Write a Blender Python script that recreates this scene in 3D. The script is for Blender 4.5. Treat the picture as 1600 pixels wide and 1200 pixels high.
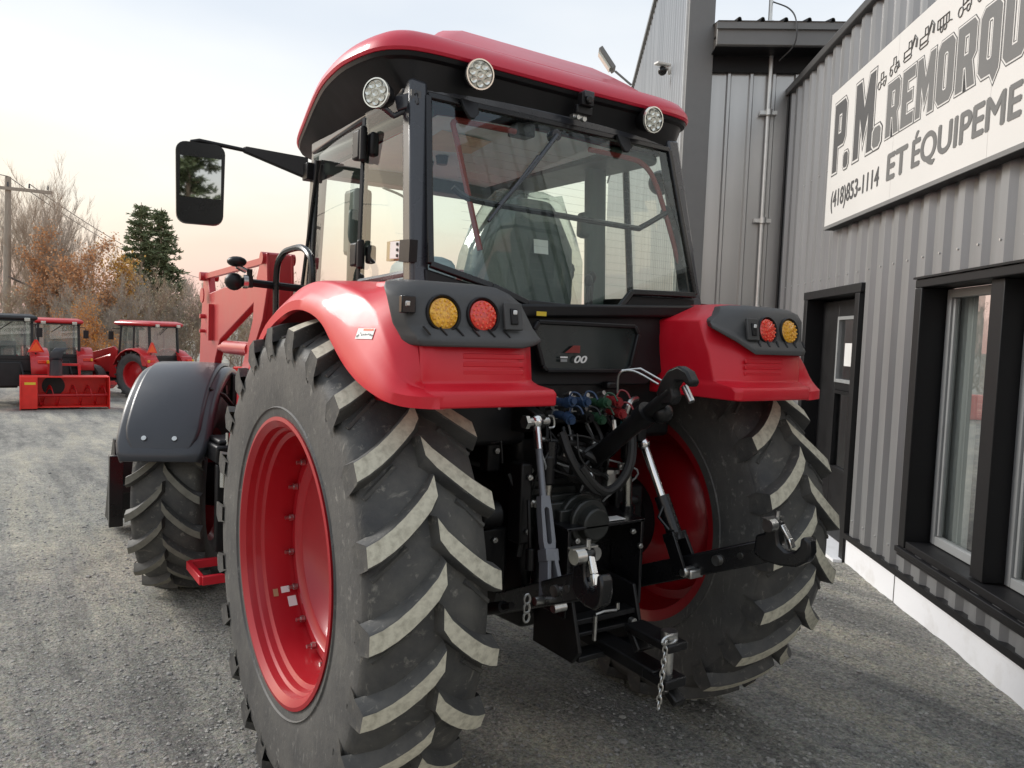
import bpy, bmesh, math, random
from mathutils import Vector, Matrix
from math import sin, cos, pi, radians as RAD
random.seed(7)
SC = bpy.context.scene
for o in list(bpy.data.objects): bpy.data.objects.remove(o)
COL = SC.collection

# ------------------------------------------------------------------ camera
def cam_axes(yaw, pitch, roll):
    f0 = Vector((-sin(yaw), cos(yaw), 0)); r0 = Vector((cos(yaw), sin(yaw), 0)); u0 = Vector((0, 0, 1))
    f = f0*cos(pitch)+u0*sin(pitch); u = u0*cos(pitch)-f0*sin(pitch)
    return r0*cos(roll)+u*sin(roll), u*cos(roll)-r0*sin(roll), f
CAM = Vector((-1.9156, -2.7807, 1.7154)); FPX = 1223.9977
CR, CU, CF = cam_axes(-0.5952, -0.0631, 0.0379)
cd = bpy.data.cameras.new('camera'); co = bpy.data.objects.new('camera', cd); COL.objects.link(co)
cd.sensor_fit = 'HORIZONTAL'; cd.sensor_width = 36; cd.lens = FPX/1600*36
cd.clip_start = 0.05; cd.clip_end = 3000
m = Matrix.Identity(4)
for i in range(3):
    m[i][0] = CR[i]; m[i][1] = CU[i]; m[i][2] = -CF[i]; m[i][3] = CAM[i]
co.matrix_world = m
SC.camera = co

# ------------------------------------------------------------------ sky and sun
SUN_AZ = RAD(-32)      # measured from +Y towards +X
SUN_EL = RAD(31)
w = bpy.data.worlds.new('World'); SC.world = w; w.use_nodes = True
nt = w.node_tree; N = nt.nodes; L = nt.links
N.clear()
out = N.new('ShaderNodeOutputWorld'); bg = N.new('ShaderNodeBackground'); L.new(bg.outputs[0], out.inputs[0])
sky = N.new('ShaderNodeTexSky'); sky.sky_type = 'NISHITA'; sky.sun_disc = False
sky.sun_elevation = RAD(14); sky.sun_rotation = SUN_AZ
sky.dust_density = 4.0
sm = N.new('ShaderNodeVectorMath'); sm.operation = 'SCALE'; sm.inputs['Scale'].default_value = 0.1
L.new(sky.outputs[0], sm.inputs[0])
tc = N.new('ShaderNodeTexCoord'); sp = N.new('ShaderNodeSeparateXYZ'); L.new(tc.outputs['Generated'], sp.inputs[0])
nz = N.new('ShaderNodeTexNoise'); nz.inputs['Scale'].default_value = 2.2; nz.inputs['Detail'].default_value = 4; nz.inputs['Roughness'].default_value = .5
mp = N.new('ShaderNodeMapping'); mp.inputs['Scale'].default_value = (1, 1, 3.2); mp.inputs['Rotation'].default_value = (.18, .1, .4)
L.new(tc.outputs['Generated'], mp.inputs[0]); L.new(mp.outputs[0], nz.inputs[0])
ma = N.new('ShaderNodeMath'); ma.operation = 'MULTIPLY_ADD'; ma.inputs[1].default_value = .24; ma.inputs[2].default_value = -.12
L.new(nz.outputs[0], ma.inputs[0])
ad = N.new('ShaderNodeMath'); ad.operation = 'ADD'; L.new(sp.outputs['Z'], ad.inputs[0]); L.new(ma.outputs[0], ad.inputs[1])
cr = N.new('ShaderNodeValToRGB'); L.new(ad.outputs[0], cr.inputs[0])
stops = [(0.0, (.80, .52, .47)), (.055, (.83, .59, .52)), (.095, (.84, .67, .565)), (.145, (.84, .775, .67)), (.20, (.84, .825, .775)),
         (.27, (.79, .815, .835)), (.38, (.645, .70, .77)), (1.0, (.61, .67, .75))]
e = cr.color_ramp.elements
while len(e) < len(stops): e.new(.5)
for el, (p, c) in zip(e, stops): el.position = p; el.color = (*c, 1)
mx = N.new('ShaderNodeMix'); mx.data_type = 'RGBA'; mx.inputs[0].default_value = .88
L.new(sm.outputs[0], mx.inputs[6]); L.new(cr.outputs[0], mx.inputs[7]); L.new(mx.outputs[2], bg.inputs[0])
bg.inputs[1].default_value = 1.0
sd = bpy.data.lights.new('sun', 'SUN'); sd.energy = 2.1; sd.angle = RAD(20); sd.color = (1, .96, .91)
so = bpy.data.objects.new('sun', sd); COL.objects.link(so)
so.rotation_euler = Vector((sin(SUN_AZ)*cos(SUN_EL), cos(SUN_AZ)*cos(SUN_EL), sin(SUN_EL))).to_track_quat('Z', 'Y').to_euler()
SC.view_settings.view_transform = 'Standard'; SC.view_settings.look = 'None'
SC.view_settings.exposure = 0.40; SC.view_settings.gamma = 1
SC.render.engine = 'CYCLES'

# ------------------------------------------------------------------ mesh helpers
def V(*a): return Vector(a)
def frame(d, up=(0, 0, 1)):
    d = d.normalized(); up = Vector(up)
    if abs(d.dot(up)) > .98: up = Vector((0, 1, 0)) if abs(d.y) < .9 else Vector((1, 0, 0))
    s = d.cross(up).normalized(); return s, s.cross(d).normalized()
class MB:
    def __init__(s): s.v = []; s.f = []; s.mi = []; s.cur = 0
    def add(s, vs, fs):
        b = len(s.v); s.v += [tuple(x) for x in vs]
        for f in fs: s.f.append(tuple(b+i for i in f)); s.mi.append(s.cur)
        return s
    def box(s, c, size, R=None):
        h = [x/2 for x in size]; vs = []
        for z in (-1, 1):
            for x, y in ((-1, -1), (1, -1), (1, 1), (-1, 1)):
                p = Vector((x*h[0], y*h[1], z*h[2]))
                if R: p = R @ p
                vs.append(p+Vector(c))
        return s.add(vs, [(3, 2, 1, 0), (4, 5, 6, 7), (0, 1, 5, 4), (1, 2, 6, 5), (2, 3, 7, 6), (3, 0, 4, 7)])
    def bx(s, x0, x1, y0, y1, z0, z1): return s.box(((x0+x1)/2, (y0+y1)/2, (z0+z1)/2), (x1-x0, y1-y0, z1-z0))
    def beam(s, a, b, w, h, up=(0, 0, 1), w2=None, h2=None):
        a, b = Vector(a), Vector(b); x, y = frame(b-a, up); w2 = w2 or w; h2 = h2 or h
        vs = [p+x*i*ww/2+y*j*hh/2 for p, ww, hh in ((a, w, h), (b, w2, h2)) for i, j in ((-1, -1), (1, -1), (1, 1), (-1, 1))]
        return s.add(vs, [(3, 2, 1, 0), (4, 5, 6, 7), (0, 1, 5, 4), (1, 2, 6, 5), (2, 3, 7, 6), (3, 0, 4, 7)])
    def cyl(s, a, b, r, r2=None, n=16, cap=True):
        a, b = Vector(a), Vector(b); x, y = frame(b-a); r2 = r if r2 is None else r2
        vs = [p+x*cos(2*pi*i/n)*q+y*sin(2*pi*i/n)*q for p, q in ((a, r), (b, r2)) for i in range(n)]
        fs = [(i, (i+1) % n, n+(i+1) % n, n+i) for i in range(n)]
        if cap: fs += [tuple(range(n-1, -1, -1)), tuple(range(n, 2*n))]
        return s.add(vs, fs)
    def tube(s, pts, r, n=8, closed=False, cap=True, rs=None):
        pts = [Vector(p) for p in pts]; k = len(pts); vs = []; px = None
        for i, p in enumerate(pts):
            if closed: d = pts[(i+1) % k]-pts[i-1]
            else: d = pts[min(i+1, k-1)]-pts[max(i-1, 0)]
            d.normalize()
            if px is None: x, y = frame(d)
            else:
                x = (px-d*px.dot(d)).normalized(); y = x.cross(d).normalized()
            px = x; q = rs[i] if rs else r
            vs += [p+x*cos(2*pi*j/n)*q+y*sin(2*pi*j/n)*q for j in range(n)]
        fs = []
        for i in range(k if closed else k-1):
            a, b = i*n, ((i+1) % k)*n
            fs += [(a+j, b+j, b+(j+1) % n, a+(j+1) % n) for j in range(n)]
        if cap and not closed: fs += [tuple(range(n)), tuple(range((k-1)*n+n-1, (k-1)*n-1, -1))]
        return s.add(vs, fs)
    def lathe(s, prof, c=(0, 0, 0), axis=(1, 0, 0), n=64, a0=0, a1=2*pi, closed=False):
        # prof: list of (along, radius); angle measured from +Y towards +Z when axis is X
        ax = Vector(axis).normalized()
        if abs(ax.x) > .99: x, y = Vector((0, 1, 0)), Vector((0, 0, 1))
        else: x, y = frame(ax)
        full = abs(a1-a0-2*pi) < 1e-6; m_ = n if full else n+1; k = len(prof); vs = []
        for i in range(m_):
            t = a0+(a1-a0)*i/n; e = x*cos(t)+y*sin(t)
            vs += [Vector(c)+ax*p+e*q for p, q in prof]
        fs = []
        for i in range(n):
            a, b = i*k, ((i+1) % m_)*k
            for j in range(k-1): fs.append((a+j, a+j+1, b+j+1, b+j))
            if closed: fs.append((a+k-1, a, b, b+k-1))
        return s.add(vs, fs)
    def prism(s, poly, off):
        poly = [Vector(p) for p in poly]; off = Vector(off); n = len(poly)
        return s.add(poly+[p+off for p in poly], [tuple(range(n-1, -1, -1)), tuple(range(n, 2*n))]+[(i, (i+1) % n, n+(i+1) % n, n+i) for i in range(n)])
    def loft(s, rings, closed=True, cap0=True, cap1=True):
        n = len(rings[0]); vs = [p for r in rings for p in r]; fs = []
        for k in range(len(rings)-1):
            a, b = k*n, (k+1)*n
            for i in range(n if closed else n-1): fs.append((a+i, a+(i+1) % n, b+(i+1) % n, b+i))
        if closed and cap0: fs.append(tuple(range(n-1, -1, -1)))
        if closed and cap1: fs.append(tuple(range((len(rings)-1)*n, len(rings)*n)))
        return s.add(vs, fs)
    def ball(s, c, r, n=10, sc=(1, 1, 1)):
        vs = []; fs = []; k = n//2
        for i in range(k+1):
            t = pi*i/k
            for j in range(n): vs.append(Vector(c)+Vector((r*sc[0]*sin(t)*cos(2*pi*j/n), r*sc[1]*sin(t)*sin(2*pi*j/n), r*sc[2]*cos(t))))
        for i in range(k):
            for j in range(n): fs.append((i*n+j, (i+1)*n+j, (i+1)*n+(j+1) % n, i*n+(j+1) % n))
        return s.add(vs, fs)
    def mesh(s, name, mats, smooth=35, fix=True):
        me = bpy.data.meshes.new(name); me.from_pydata(s.v, [], s.f)
        for mt in (mats if isinstance(mats, (list, tuple)) else [mats]): me.materials.append(mt)
        if any(s.mi): me.polygons.foreach_set('material_index', s.mi)
        if fix:
            bm = bmesh.new(); bm.from_mesh(me); bmesh.ops.recalc_face_normals(bm, faces=bm.faces); bm.to_mesh(me); bm.free()
        if smooth:
            me.polygons.foreach_set('use_smooth', [True]*len(me.polygons)); me.set_sharp_from_angle(angle=RAD(smooth))
        me.update(); return me
    def pieces(s, gap=.004):
        n = len(s.v); par = list(range(n))
        def find(a):
            while par[a] != a: par[a] = par[par[a]]; a = par[a]
            return a
        for f in s.f:
            r = find(f[0])
            for k in f[1:]: par[find(k)] = r
        isl = {}
        for k in range(n): isl.setdefault(find(k), []).append(k)
        keys = list(isl); bb = []
        for k in keys:
            P = [s.v[q] for q in isl[k]]; bb.append([min(p[a] for p in P)-gap/2 for a in range(3)]+[max(p[a] for p in P)+gap/2 for a in range(3)])
        m_ = len(keys); grp = list(range(m_))
        def gf(a):
            while grp[a] != a: a = grp[a]
            return a
        for a in range(m_):
            for b in range(a+1, m_):
                if all(bb[a][q] <= bb[b][q+3] and bb[b][q] <= bb[a][q+3] for q in range(3)): grp[gf(b)] = gf(a)
        lab = {}
        for a, k in enumerate(keys):
            for q in isl[k]: lab[q] = gf(a)
        return lab, {gf(a) for a in range(m_)}
    def build(s, name, mats, parent=None, bevel=0, smooth=35, seg=2, loc=None, solid=0, fix=True):
        if parent and name not in JOINED and len(s.v) < 6000:
            lab, groups = s.pieces()
            if len(groups) > 1:      # pieces that stand apart become parts of their own
                parts = []
                for g in groups:
                    q = MB(); mp = {}
                    for f, mi in zip(s.f, s.mi):
                        if lab[f[0]] != g: continue
                        for k in f:
                            if k not in mp: mp[k] = len(q.v); q.v.append(s.v[k])
                        q.f.append(tuple(mp[k] for k in f)); q.mi.append(mi)
                    parts.append(q)
                parts.sort(key=lambda q: -len(q.v))
                return [q._one(name, mats, parent, bevel, smooth, seg, loc, solid, fix) for q in parts][0]
        return s._one(name, mats, parent, bevel, smooth, seg, loc, solid, fix)
    def _one(s, name, mats, parent=None, bevel=0, smooth=35, seg=2, loc=None, solid=0, fix=True):
        o = bpy.data.objects.new(name, s.mesh(name, mats, smooth, fix)); COL.objects.link(o)
        if parent: o.parent = parent
        if loc: o.location = loc
        if solid:
            md = o.modifiers.new('solid', 'SOLIDIFY'); md.thickness = solid; md.offset = -1
        if bevel:
            md = o.modifiers.new('bevel', 'BEVEL'); md.width = bevel; md.segments = seg; md.limit_method = 'ANGLE'; md.angle_limit = RAD(40)
            md.harden_normals = False
        if name in JOINED: o['kind'] = 'stuff'
        return o
JOINED = {'heater_wire'}
def empty(name, loc=(0, 0, 0), rz=0, parent=None):
    o = bpy.data.objects.new(name, None); COL.objects.link(o); o.location = loc; o.rotation_euler.z = rz
    o.empty_display_size = .1
    if parent: o.parent = parent
    return o
def tag(o, label=None, cat=None, group=None, kind=None):
    if label: o['label'] = label
    if cat: o['category'] = cat
    if group: o['group'] = group
    if kind: o['kind'] = kind
    return o
def clone(o, parent=None):
    c = o.copy(); COL.objects.link(c); c.parent = parent
    for ch in o.children: clone(ch, c)
    return c
def catmull(pts, k=6, closed=False):
    P = [Vector(p) for p in pts]; n = len(P); o = []
    rng = range(n) if closed else range(n-1)
    for i in rng:
        a = P[i-1] if (closed or i > 0) else P[0]*2-P[1]
        b, c = P[i], P[(i+1) % n]
        d = P[(i+2) % n] if (closed or i+2 < n) else c*2-b
        for j in range(k):
            t = j/k
            o.append(.5*((2*b)+(c-a)*t+(2*a-5*b+4*c-d)*t*t+(3*b-a-3*c+d)*t**3))
    if not closed: o.append(P[-1])
    return o

# ------------------------------------------------------------------ materials
def nodes(name):
    mt = bpy.data.materials.new(name); mt.use_nodes = True
    t = mt.node_tree; b = t.nodes['Principled BSDF']
    return mt, t, b
def pm(name, col, rough=.5, metal=0, coat=0, var=.12, vs=6, bump=0, bs=60, col2=None, c2at=(.45, .65), spec=.5, rvar=.12, emit=0, vscale=(1, 1, 1), detail=5, bdist=.01):
    mt, t, b = nodes(name); n = t.nodes; l = t.links
    tc = n.new('ShaderNodeTexCoord'); mpn = n.new('ShaderNodeMapping'); mpn.inputs['Scale'].default_value = vscale
    l.new(tc.outputs['Object'], mpn.inputs[0])
    nz = n.new('ShaderNodeTexNoise'); nz.inputs['Scale'].default_value = vs; nz.inputs['Detail'].default_value = detail; nz.inputs['Roughness'].default_value = .6
    l.new(mpn.outputs[0], nz.inputs['Vector'])
    cr = n.new('ShaderNodeValToRGB'); l.new(nz.outputs[0], cr.inputs[0])
    a, c = cr.color_ramp.elements
    if col2: a.position, c.position = c2at; a.color = (*col, 1); c.color = (*col2, 1)
    else:
        a.position, c.position = .3, .7
        a.color = (*[x*(1-var) for x in col], 1); c.color = (*[min(1, x*(1+var)) for x in col], 1)
    l.new(cr.outputs[0], b.inputs['Base Color'])
    mr = n.new('ShaderNodeMapRange'); mr.inputs['To Min'].default_value = max(.02, rough-rvar); mr.inputs['To Max'].default_value = min(1, rough+rvar)
    l.new(nz.outputs[0], mr.inputs[0]); l.new(mr.outputs[0], b.inputs['Roughness'])
    b.inputs['Metallic'].default_value = metal; b.inputs['Coat Weight'].default_value = coat; b.inputs['Coat Roughness'].default_value = .08
    b.inputs['Specular IOR Level'].default_value = spec
    if emit:
        l.new(cr.outputs[0], b.inputs['Emission Color']); b.inputs['Emission Strength'].default_value = emit
    if bump:
        n2 = n.new('ShaderNodeTexNoise'); n2.inputs['Scale'].default_value = bs; n2.inputs['Detail'].default_value = 4
        l.new(mpn.outputs[0], n2.inputs['Vector'])
        bp_ = n.new('ShaderNodeBump'); bp_.inputs['Strength'].default_value = bump; bp_.inputs['Distance'].default_value = bdist
        l.new(n2.outputs[0], bp_.inputs['Height']); l.new(bp_.outputs[0], b.inputs['Normal'])
    return mt
def glass_mat(name, tint, refl=1.0, ior=1.5, veil=0.0):
    mt = bpy.data.materials.new(name); mt.use_nodes = True; t = mt.node_tree; n = t.nodes; l = t.links; n.clear()
    o = n.new('ShaderNodeOutputMaterial'); tr = n.new('ShaderNodeBsdfTransparent'); tr.inputs[0].default_value = (*tint, 1)
    gl = n.new('ShaderNodeBsdfGlossy'); gl.inputs['Roughness'].default_value = .01; gl.inputs[0].default_value = (*refl, 1) if isinstance(refl, tuple) else (refl, refl, refl, 1)
    lw = n.new('ShaderNodeLayerWeight'); lw.inputs[0].default_value = .5      # same from both sides of the sheet
    pw = n.new('ShaderNodeMath'); pw.operation = 'POWER'; pw.inputs[1].default_value = 4.6; l.new(lw.outputs['Facing'], pw.inputs[0])
    f0 = 2*((ior-1)/(ior+1))**2
    fr = n.new('ShaderNodeMath'); fr.operation = 'MULTIPLY_ADD'; fr.inputs[1].default_value = .9-f0; fr.inputs[2].default_value = f0; l.new(pw.outputs[0], fr.inputs[0])
    mx = n.new('ShaderNodeMixShader'); l.new(fr.outputs[0], mx.inputs[0]); l.new(tr.outputs[0], mx.inputs[1]); l.new(gl.outputs[0], mx.inputs[2])
    last = mx
    if veil:  # milky diffuse layer: film whiteness and painted sky sheen on panes
        df = n.new('ShaderNodeBsdfDiffuse'); df.inputs[0].default_value = (.55, .58, .56, 1)
        tc = n.new('ShaderNodeTexCoord'); nz = n.new('ShaderNodeTexNoise'); nz.inputs['Scale'].default_value = 3; nz.inputs['Detail'].default_value = 6
        l.new(tc.outputs['Object'], nz.inputs['Vector'])
        mm = n.new('ShaderNodeMath'); mm.operation = 'MULTIPLY'; mm.inputs[1].default_value = veil*2; l.new(nz.outputs[0], mm.inputs[0])
        m2 = n.new('ShaderNodeMixShader'); l.new(mm.outputs[0], m2.inputs[0]); l.new(mx.outputs[0], m2.inputs[1]); l.new(df.outputs[0], m2.inputs[2]); last = m2
    l.new(last.outputs[0], o.inputs[0])
    return mt
M = {}
M['red'] = pm('red paint', (.64, .006, .021), .45, coat=.14, col2=(.66, .014, .031), c2at=(.45, .8), vs=9, rvar=.14, detail=9)
M['loader_red'] = pm('loader red paint', (.50, .035, .042), .4, coat=.25, var=.08, vs=4)
M['rim_red'] = pm('rim red paint', (.40, .005, .013), .36, coat=.25, var=.06, vs=4)
M['roof_red'] = pm('roof red plastic', (.62, .016, .046), .42, coat=.25, var=.05, vs=4)
M['black'] = pm('black plastic', (.0075, .0075, .0085), .45, spec=.35, var=.25, vs=8, bump=.08, bs=400, bdist=.002)
M['black_gloss'] = pm('gloss black paint', (.006, .006, .007), .28, coat=.2, spec=.4, var=.2)
M['black_cast'] = pm('black painted casting', (.0065, .0065, .007), .42, spec=.4, var=.4, vs=10, bump=.25, bs=180, bdist=.002)
M['pillar'] = pm('dark pillar paint', (.035, .038, .046), .28, coat=.4, var=.1)
M['fender_black'] = pm('dark grey fender plastic', (.04, .044, .053), .38, coat=.15, var=.08)
M['housing'] = pm('grey lamp housing plastic', (.062, .062, .062), .55, var=.08, bump=.1, bs=600, bdist=.002)
def rubber_mat(name, c1, c2, scuff, amt):
    mt, t, b = nodes(name); n = t.nodes; l = t.links; tc = n.new('ShaderNodeTexCoord')
    def nz(s, d, sc=None):
        z = n.new('ShaderNodeTexNoise'); z.inputs['Scale'].default_value = s; z.inputs['Detail'].default_value = d; z.inputs['Roughness'].default_value = .65
        if sc:
            m_ = n.new('ShaderNodeMapping'); m_.inputs['Scale'].default_value = sc; m_.inputs['Rotation'].default_value = (.5, .3, .2); l.new(tc.outputs['Object'], m_.inputs[0]); l.new(m_.outputs[0], z.inputs['Vector'])
        else: l.new(tc.outputs['Object'], z.inputs['Vector'])
        return z
    def rp(src, a, c, ca=(0, 0, 0), cc=(1, 1, 1)):
        r = n.new('ShaderNodeValToRGB'); l.new(src.outputs[0], r.inputs[0]); r.color_ramp.elements[0].position = a; r.color_ramp.elements[1].position = c
        r.color_ramp.elements[0].color = (*ca, 1); r.color_ramp.elements[1].color = (*cc, 1); return r
    base = rp(nz(4.5, 10), .32, .75, c1, c2); sc1 = rp(nz(9, 6, (1, 7, 1.4)), .60, .74); sc2 = rp(nz(26, 8), .60, .72)
    mx_ = n.new('ShaderNodeMath'); mx_.operation = 'MAXIMUM'; l.new(sc1.outputs[0], mx_.inputs[0]); l.new(sc2.outputs[0], mx_.inputs[1])
    ml = n.new('ShaderNodeMath'); ml.operation = 'MULTIPLY'; ml.inputs[1].default_value = amt; l.new(mx_.outputs[0], ml.inputs[0])
    mi = n.new('ShaderNodeMix'); mi.data_type = 'RGBA'; l.new(ml.outputs[0], mi.inputs[0]); l.new(base.outputs[0], mi.inputs[6]); mi.inputs[7].default_value = (*scuff, 1)
    l.new(mi.outputs[2], b.inputs['Base Color']); b.inputs['Roughness'].default_value = .6; b.inputs['Specular IOR Level'].default_value = .45
    bm_ = n.new('ShaderNodeBump'); bm_.inputs['Strength'].default_value = .4; bm_.inputs['Distance'].default_value = .006; l.new(nz(38, 9).outputs[0], bm_.inputs['Height']); l.new(bm_.outputs[0], b.inputs['Normal'])
    return mt
M['rubber'] = pm('tyre rubber', (.042, .043, .045), .62, col2=(.115, .112, .10), c2at=(.35, .8), vs=5, bump=.15, bs=90, bdist=.004, detail=9)
M['rubber_side'] = pm('tyre sidewall rubber', (.075, .075, .074), .55, col2=(.15, .147, .137), c2at=(.3, .85), vs=3.5, bump=.06, bs=60, bdist=.004, detail=10)
M['lug_top'] = pm('pale lug face', (.62, .59, .47), .85, col2=(.38, .355, .275), c2at=(.42, .72), vs=42, bump=.3, bs=150, bdist=.003, detail=8)
M['lug_top_dirty'] = pm('dusty lug face', (.20, .19, .155), .8, col2=(.13, .125, .10), c2at=(.4, .75), vs=20, bump=.2, bs=120, bdist=.003)
M['hose'] = pm('black rubber hose', (.012, .012, .012), .5, var=.2)
M['chrome'] = pm('bright chrome', (.75, .75, .74), .16, metal=1, var=.06)
M['zinc'] = pm('zinc plated steel', (.55, .55, .53), .32, metal=1, var=.15, vs=30)
M['grey_steel'] = pm('grey painted steel', (.17, .18, .20), .38, metal=.2, var=.1, vs=12, coat=.2)
M['amber'] = pm('amber lens', (.98, .40, .02), .2, var=.35, vs=90, coat=.7, detail=1)
M['red_lens'] = pm('red lens', (.95, .04, .02), .2, var=.35, vs=90, coat=.7, detail=1)
M['lamp_lens'] = pm('clear lamp lens', (.62, .62, .55), .18, var=.3, vs=60, coat=.8, metal=.25)
M['lamp_led'] = pm('lamp reflector', (.85, .85, .78), .15, metal=.7, var=.1)
M['glass'] = glass_mat('tinted cab glass', (.90, .97, .92), (.84, .95, 1.0), 1.45, veil=.0)
M['glass_side'] = glass_mat('tinted side glass', (.93, .98, .95), .9, 1.4, veil=.0)
M['win_glass'] = glass_mat('window glass', (.66, .69, .68), 1.0, 2.4)
M['mirror'] = pm('mirror silver', (.55, .57, .58), .02, metal=1, var=0, rvar=0)
M['white'] = pm('white sticker', (.75, .75, .73), .5, var=.05)
M['liner'] = pm('grey blue headliner', (.86, .95, 1.0), .85, var=.06, vs=4)
M['beige'] = pm('beige panel', (.80, .66, .50), .7, var=.08)
M['seat'] = pm('seat fabric', (.062, .088, .076), .5, var=.2, vs=5, vscale=(3, 3, .5))
M['plastic_film'] = glass_mat('clear plastic film', (.84, .88, .86), .9, 1.5, veil=.12)
M['seal'] = pm('red window seal', (.22, .03, .025), .6, var=.1)
M['card'] = pm('cardboard', (.42, .30, .16), .8, var=.1)
M['blue'] = pm('blue coupler cap', (.022, .05, .11), .4, var=.2)
M['green'] = pm('green coupler cap', (.018, .06, .03), .4, var=.2)
M['coupred'] = pm('red coupler cap', (.25, .018, .022), .4, var=.2)
M['teal'] = pm('teal tape', (.05, .30, .33), .5)
M['yellow'] = pm('yellow label', (.75, .55, .04), .5)
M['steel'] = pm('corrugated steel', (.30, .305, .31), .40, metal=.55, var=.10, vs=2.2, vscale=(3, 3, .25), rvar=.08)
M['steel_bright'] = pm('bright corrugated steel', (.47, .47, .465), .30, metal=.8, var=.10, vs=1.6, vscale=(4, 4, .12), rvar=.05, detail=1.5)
M['trim_grey'] = pm('grey flashing', (.19, .19, .185), .45, metal=.1, var=.05)
M['trim_black'] = pm('black trim', (.008, .008, .009), .5, var=.1, spec=.3)
M['vinyl'] = pm('grey vinyl sash', (.28, .29, .29), .45, var=.05)
M['found'] = pm('white foundation paint', (.86, .87, .89), .7, col2=(.66, .65, .63), c2at=(.55, .8), vs=3, bump=.1, bs=40, detail=8)
M['sign'] = pm('white sign panel', (.70, .69, .66), .45, var=.03, vs=1)
M['sign_dark'] = pm('dark grey lettering', (.075, .075, .075), .5, var=.05)
M['sign_mid'] = pm('mid grey lettering', (.15, .15, .145), .5, var=.05)
M['interior'] = pm('dim interior', (.05, .052, .055), .8, var=.2, vs=2)
M['curtain'] = pm('pale blind', (.78, .80, .79), .8, var=.1, vs=3, vscale=(8, 8, .3))
M['galv'] = pm('galvanised conduit', (.68, .68, .66), .35, metal=.8, var=.1, vs=12)
M['pole'] = pm('weathered pole wood', (.36, .31, .255), .85, var=.2, vs=8, vscale=(4, 4, .4))
M['wire'] = pm('wire', (.08, .08, .08), .6)
M['orange'] = pm('orange triangle', (.95, .12, .02), .5, var=.05)
M['dark_glass'] = pm('dark lower window', (.022, .027, .026), .12, coat=.5, var=.25, vs=4)
M['cast_grey'] = pm('dark green grey casting', (.022, .024, .022), .4, var=.3, vs=12, bump=.2, bs=150, bdist=.002)
M['chrome_dull'] = pm('dull chrome rod', (.40, .39, .36), .25, metal=1, var=.08)
M['bg_red'] = pm('background red paint', (.55, .016, .02), .4, coat=.3, var=.08)
M['bg_redhot'] = pm('snow blower red paint', (.80, .025, .016), .45, coat=.2, var=.08)
M['bg_black'] = pm('background black', (.018, .018, .019), .5, var=.2)
M['bg_glass'] = glass_mat('background cab glass', (.68, .76, .72), .9, 1.8, veil=.16)  # diffuse layer whitens these panes in place of reflected sky
M['rubber'] = rubber_mat('scuffed tread rubber', (.036, .038, .042), (.125, .12, .105), (.28, .265, .225), .75)
M['rubber_side'] = rubber_mat('scuffed sidewall rubber', (.066, .066, .066), (.125, .122, .112), (.28, .272, .25), .65)
M['trim_dark'] = pm('dark grey flashing', (.06, .06, .06), .45, var=.05)
M['film_blue'] = pm('pale blue wrapped console', (.38, .46, .50), .35, var=.12, vs=6)

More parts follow.
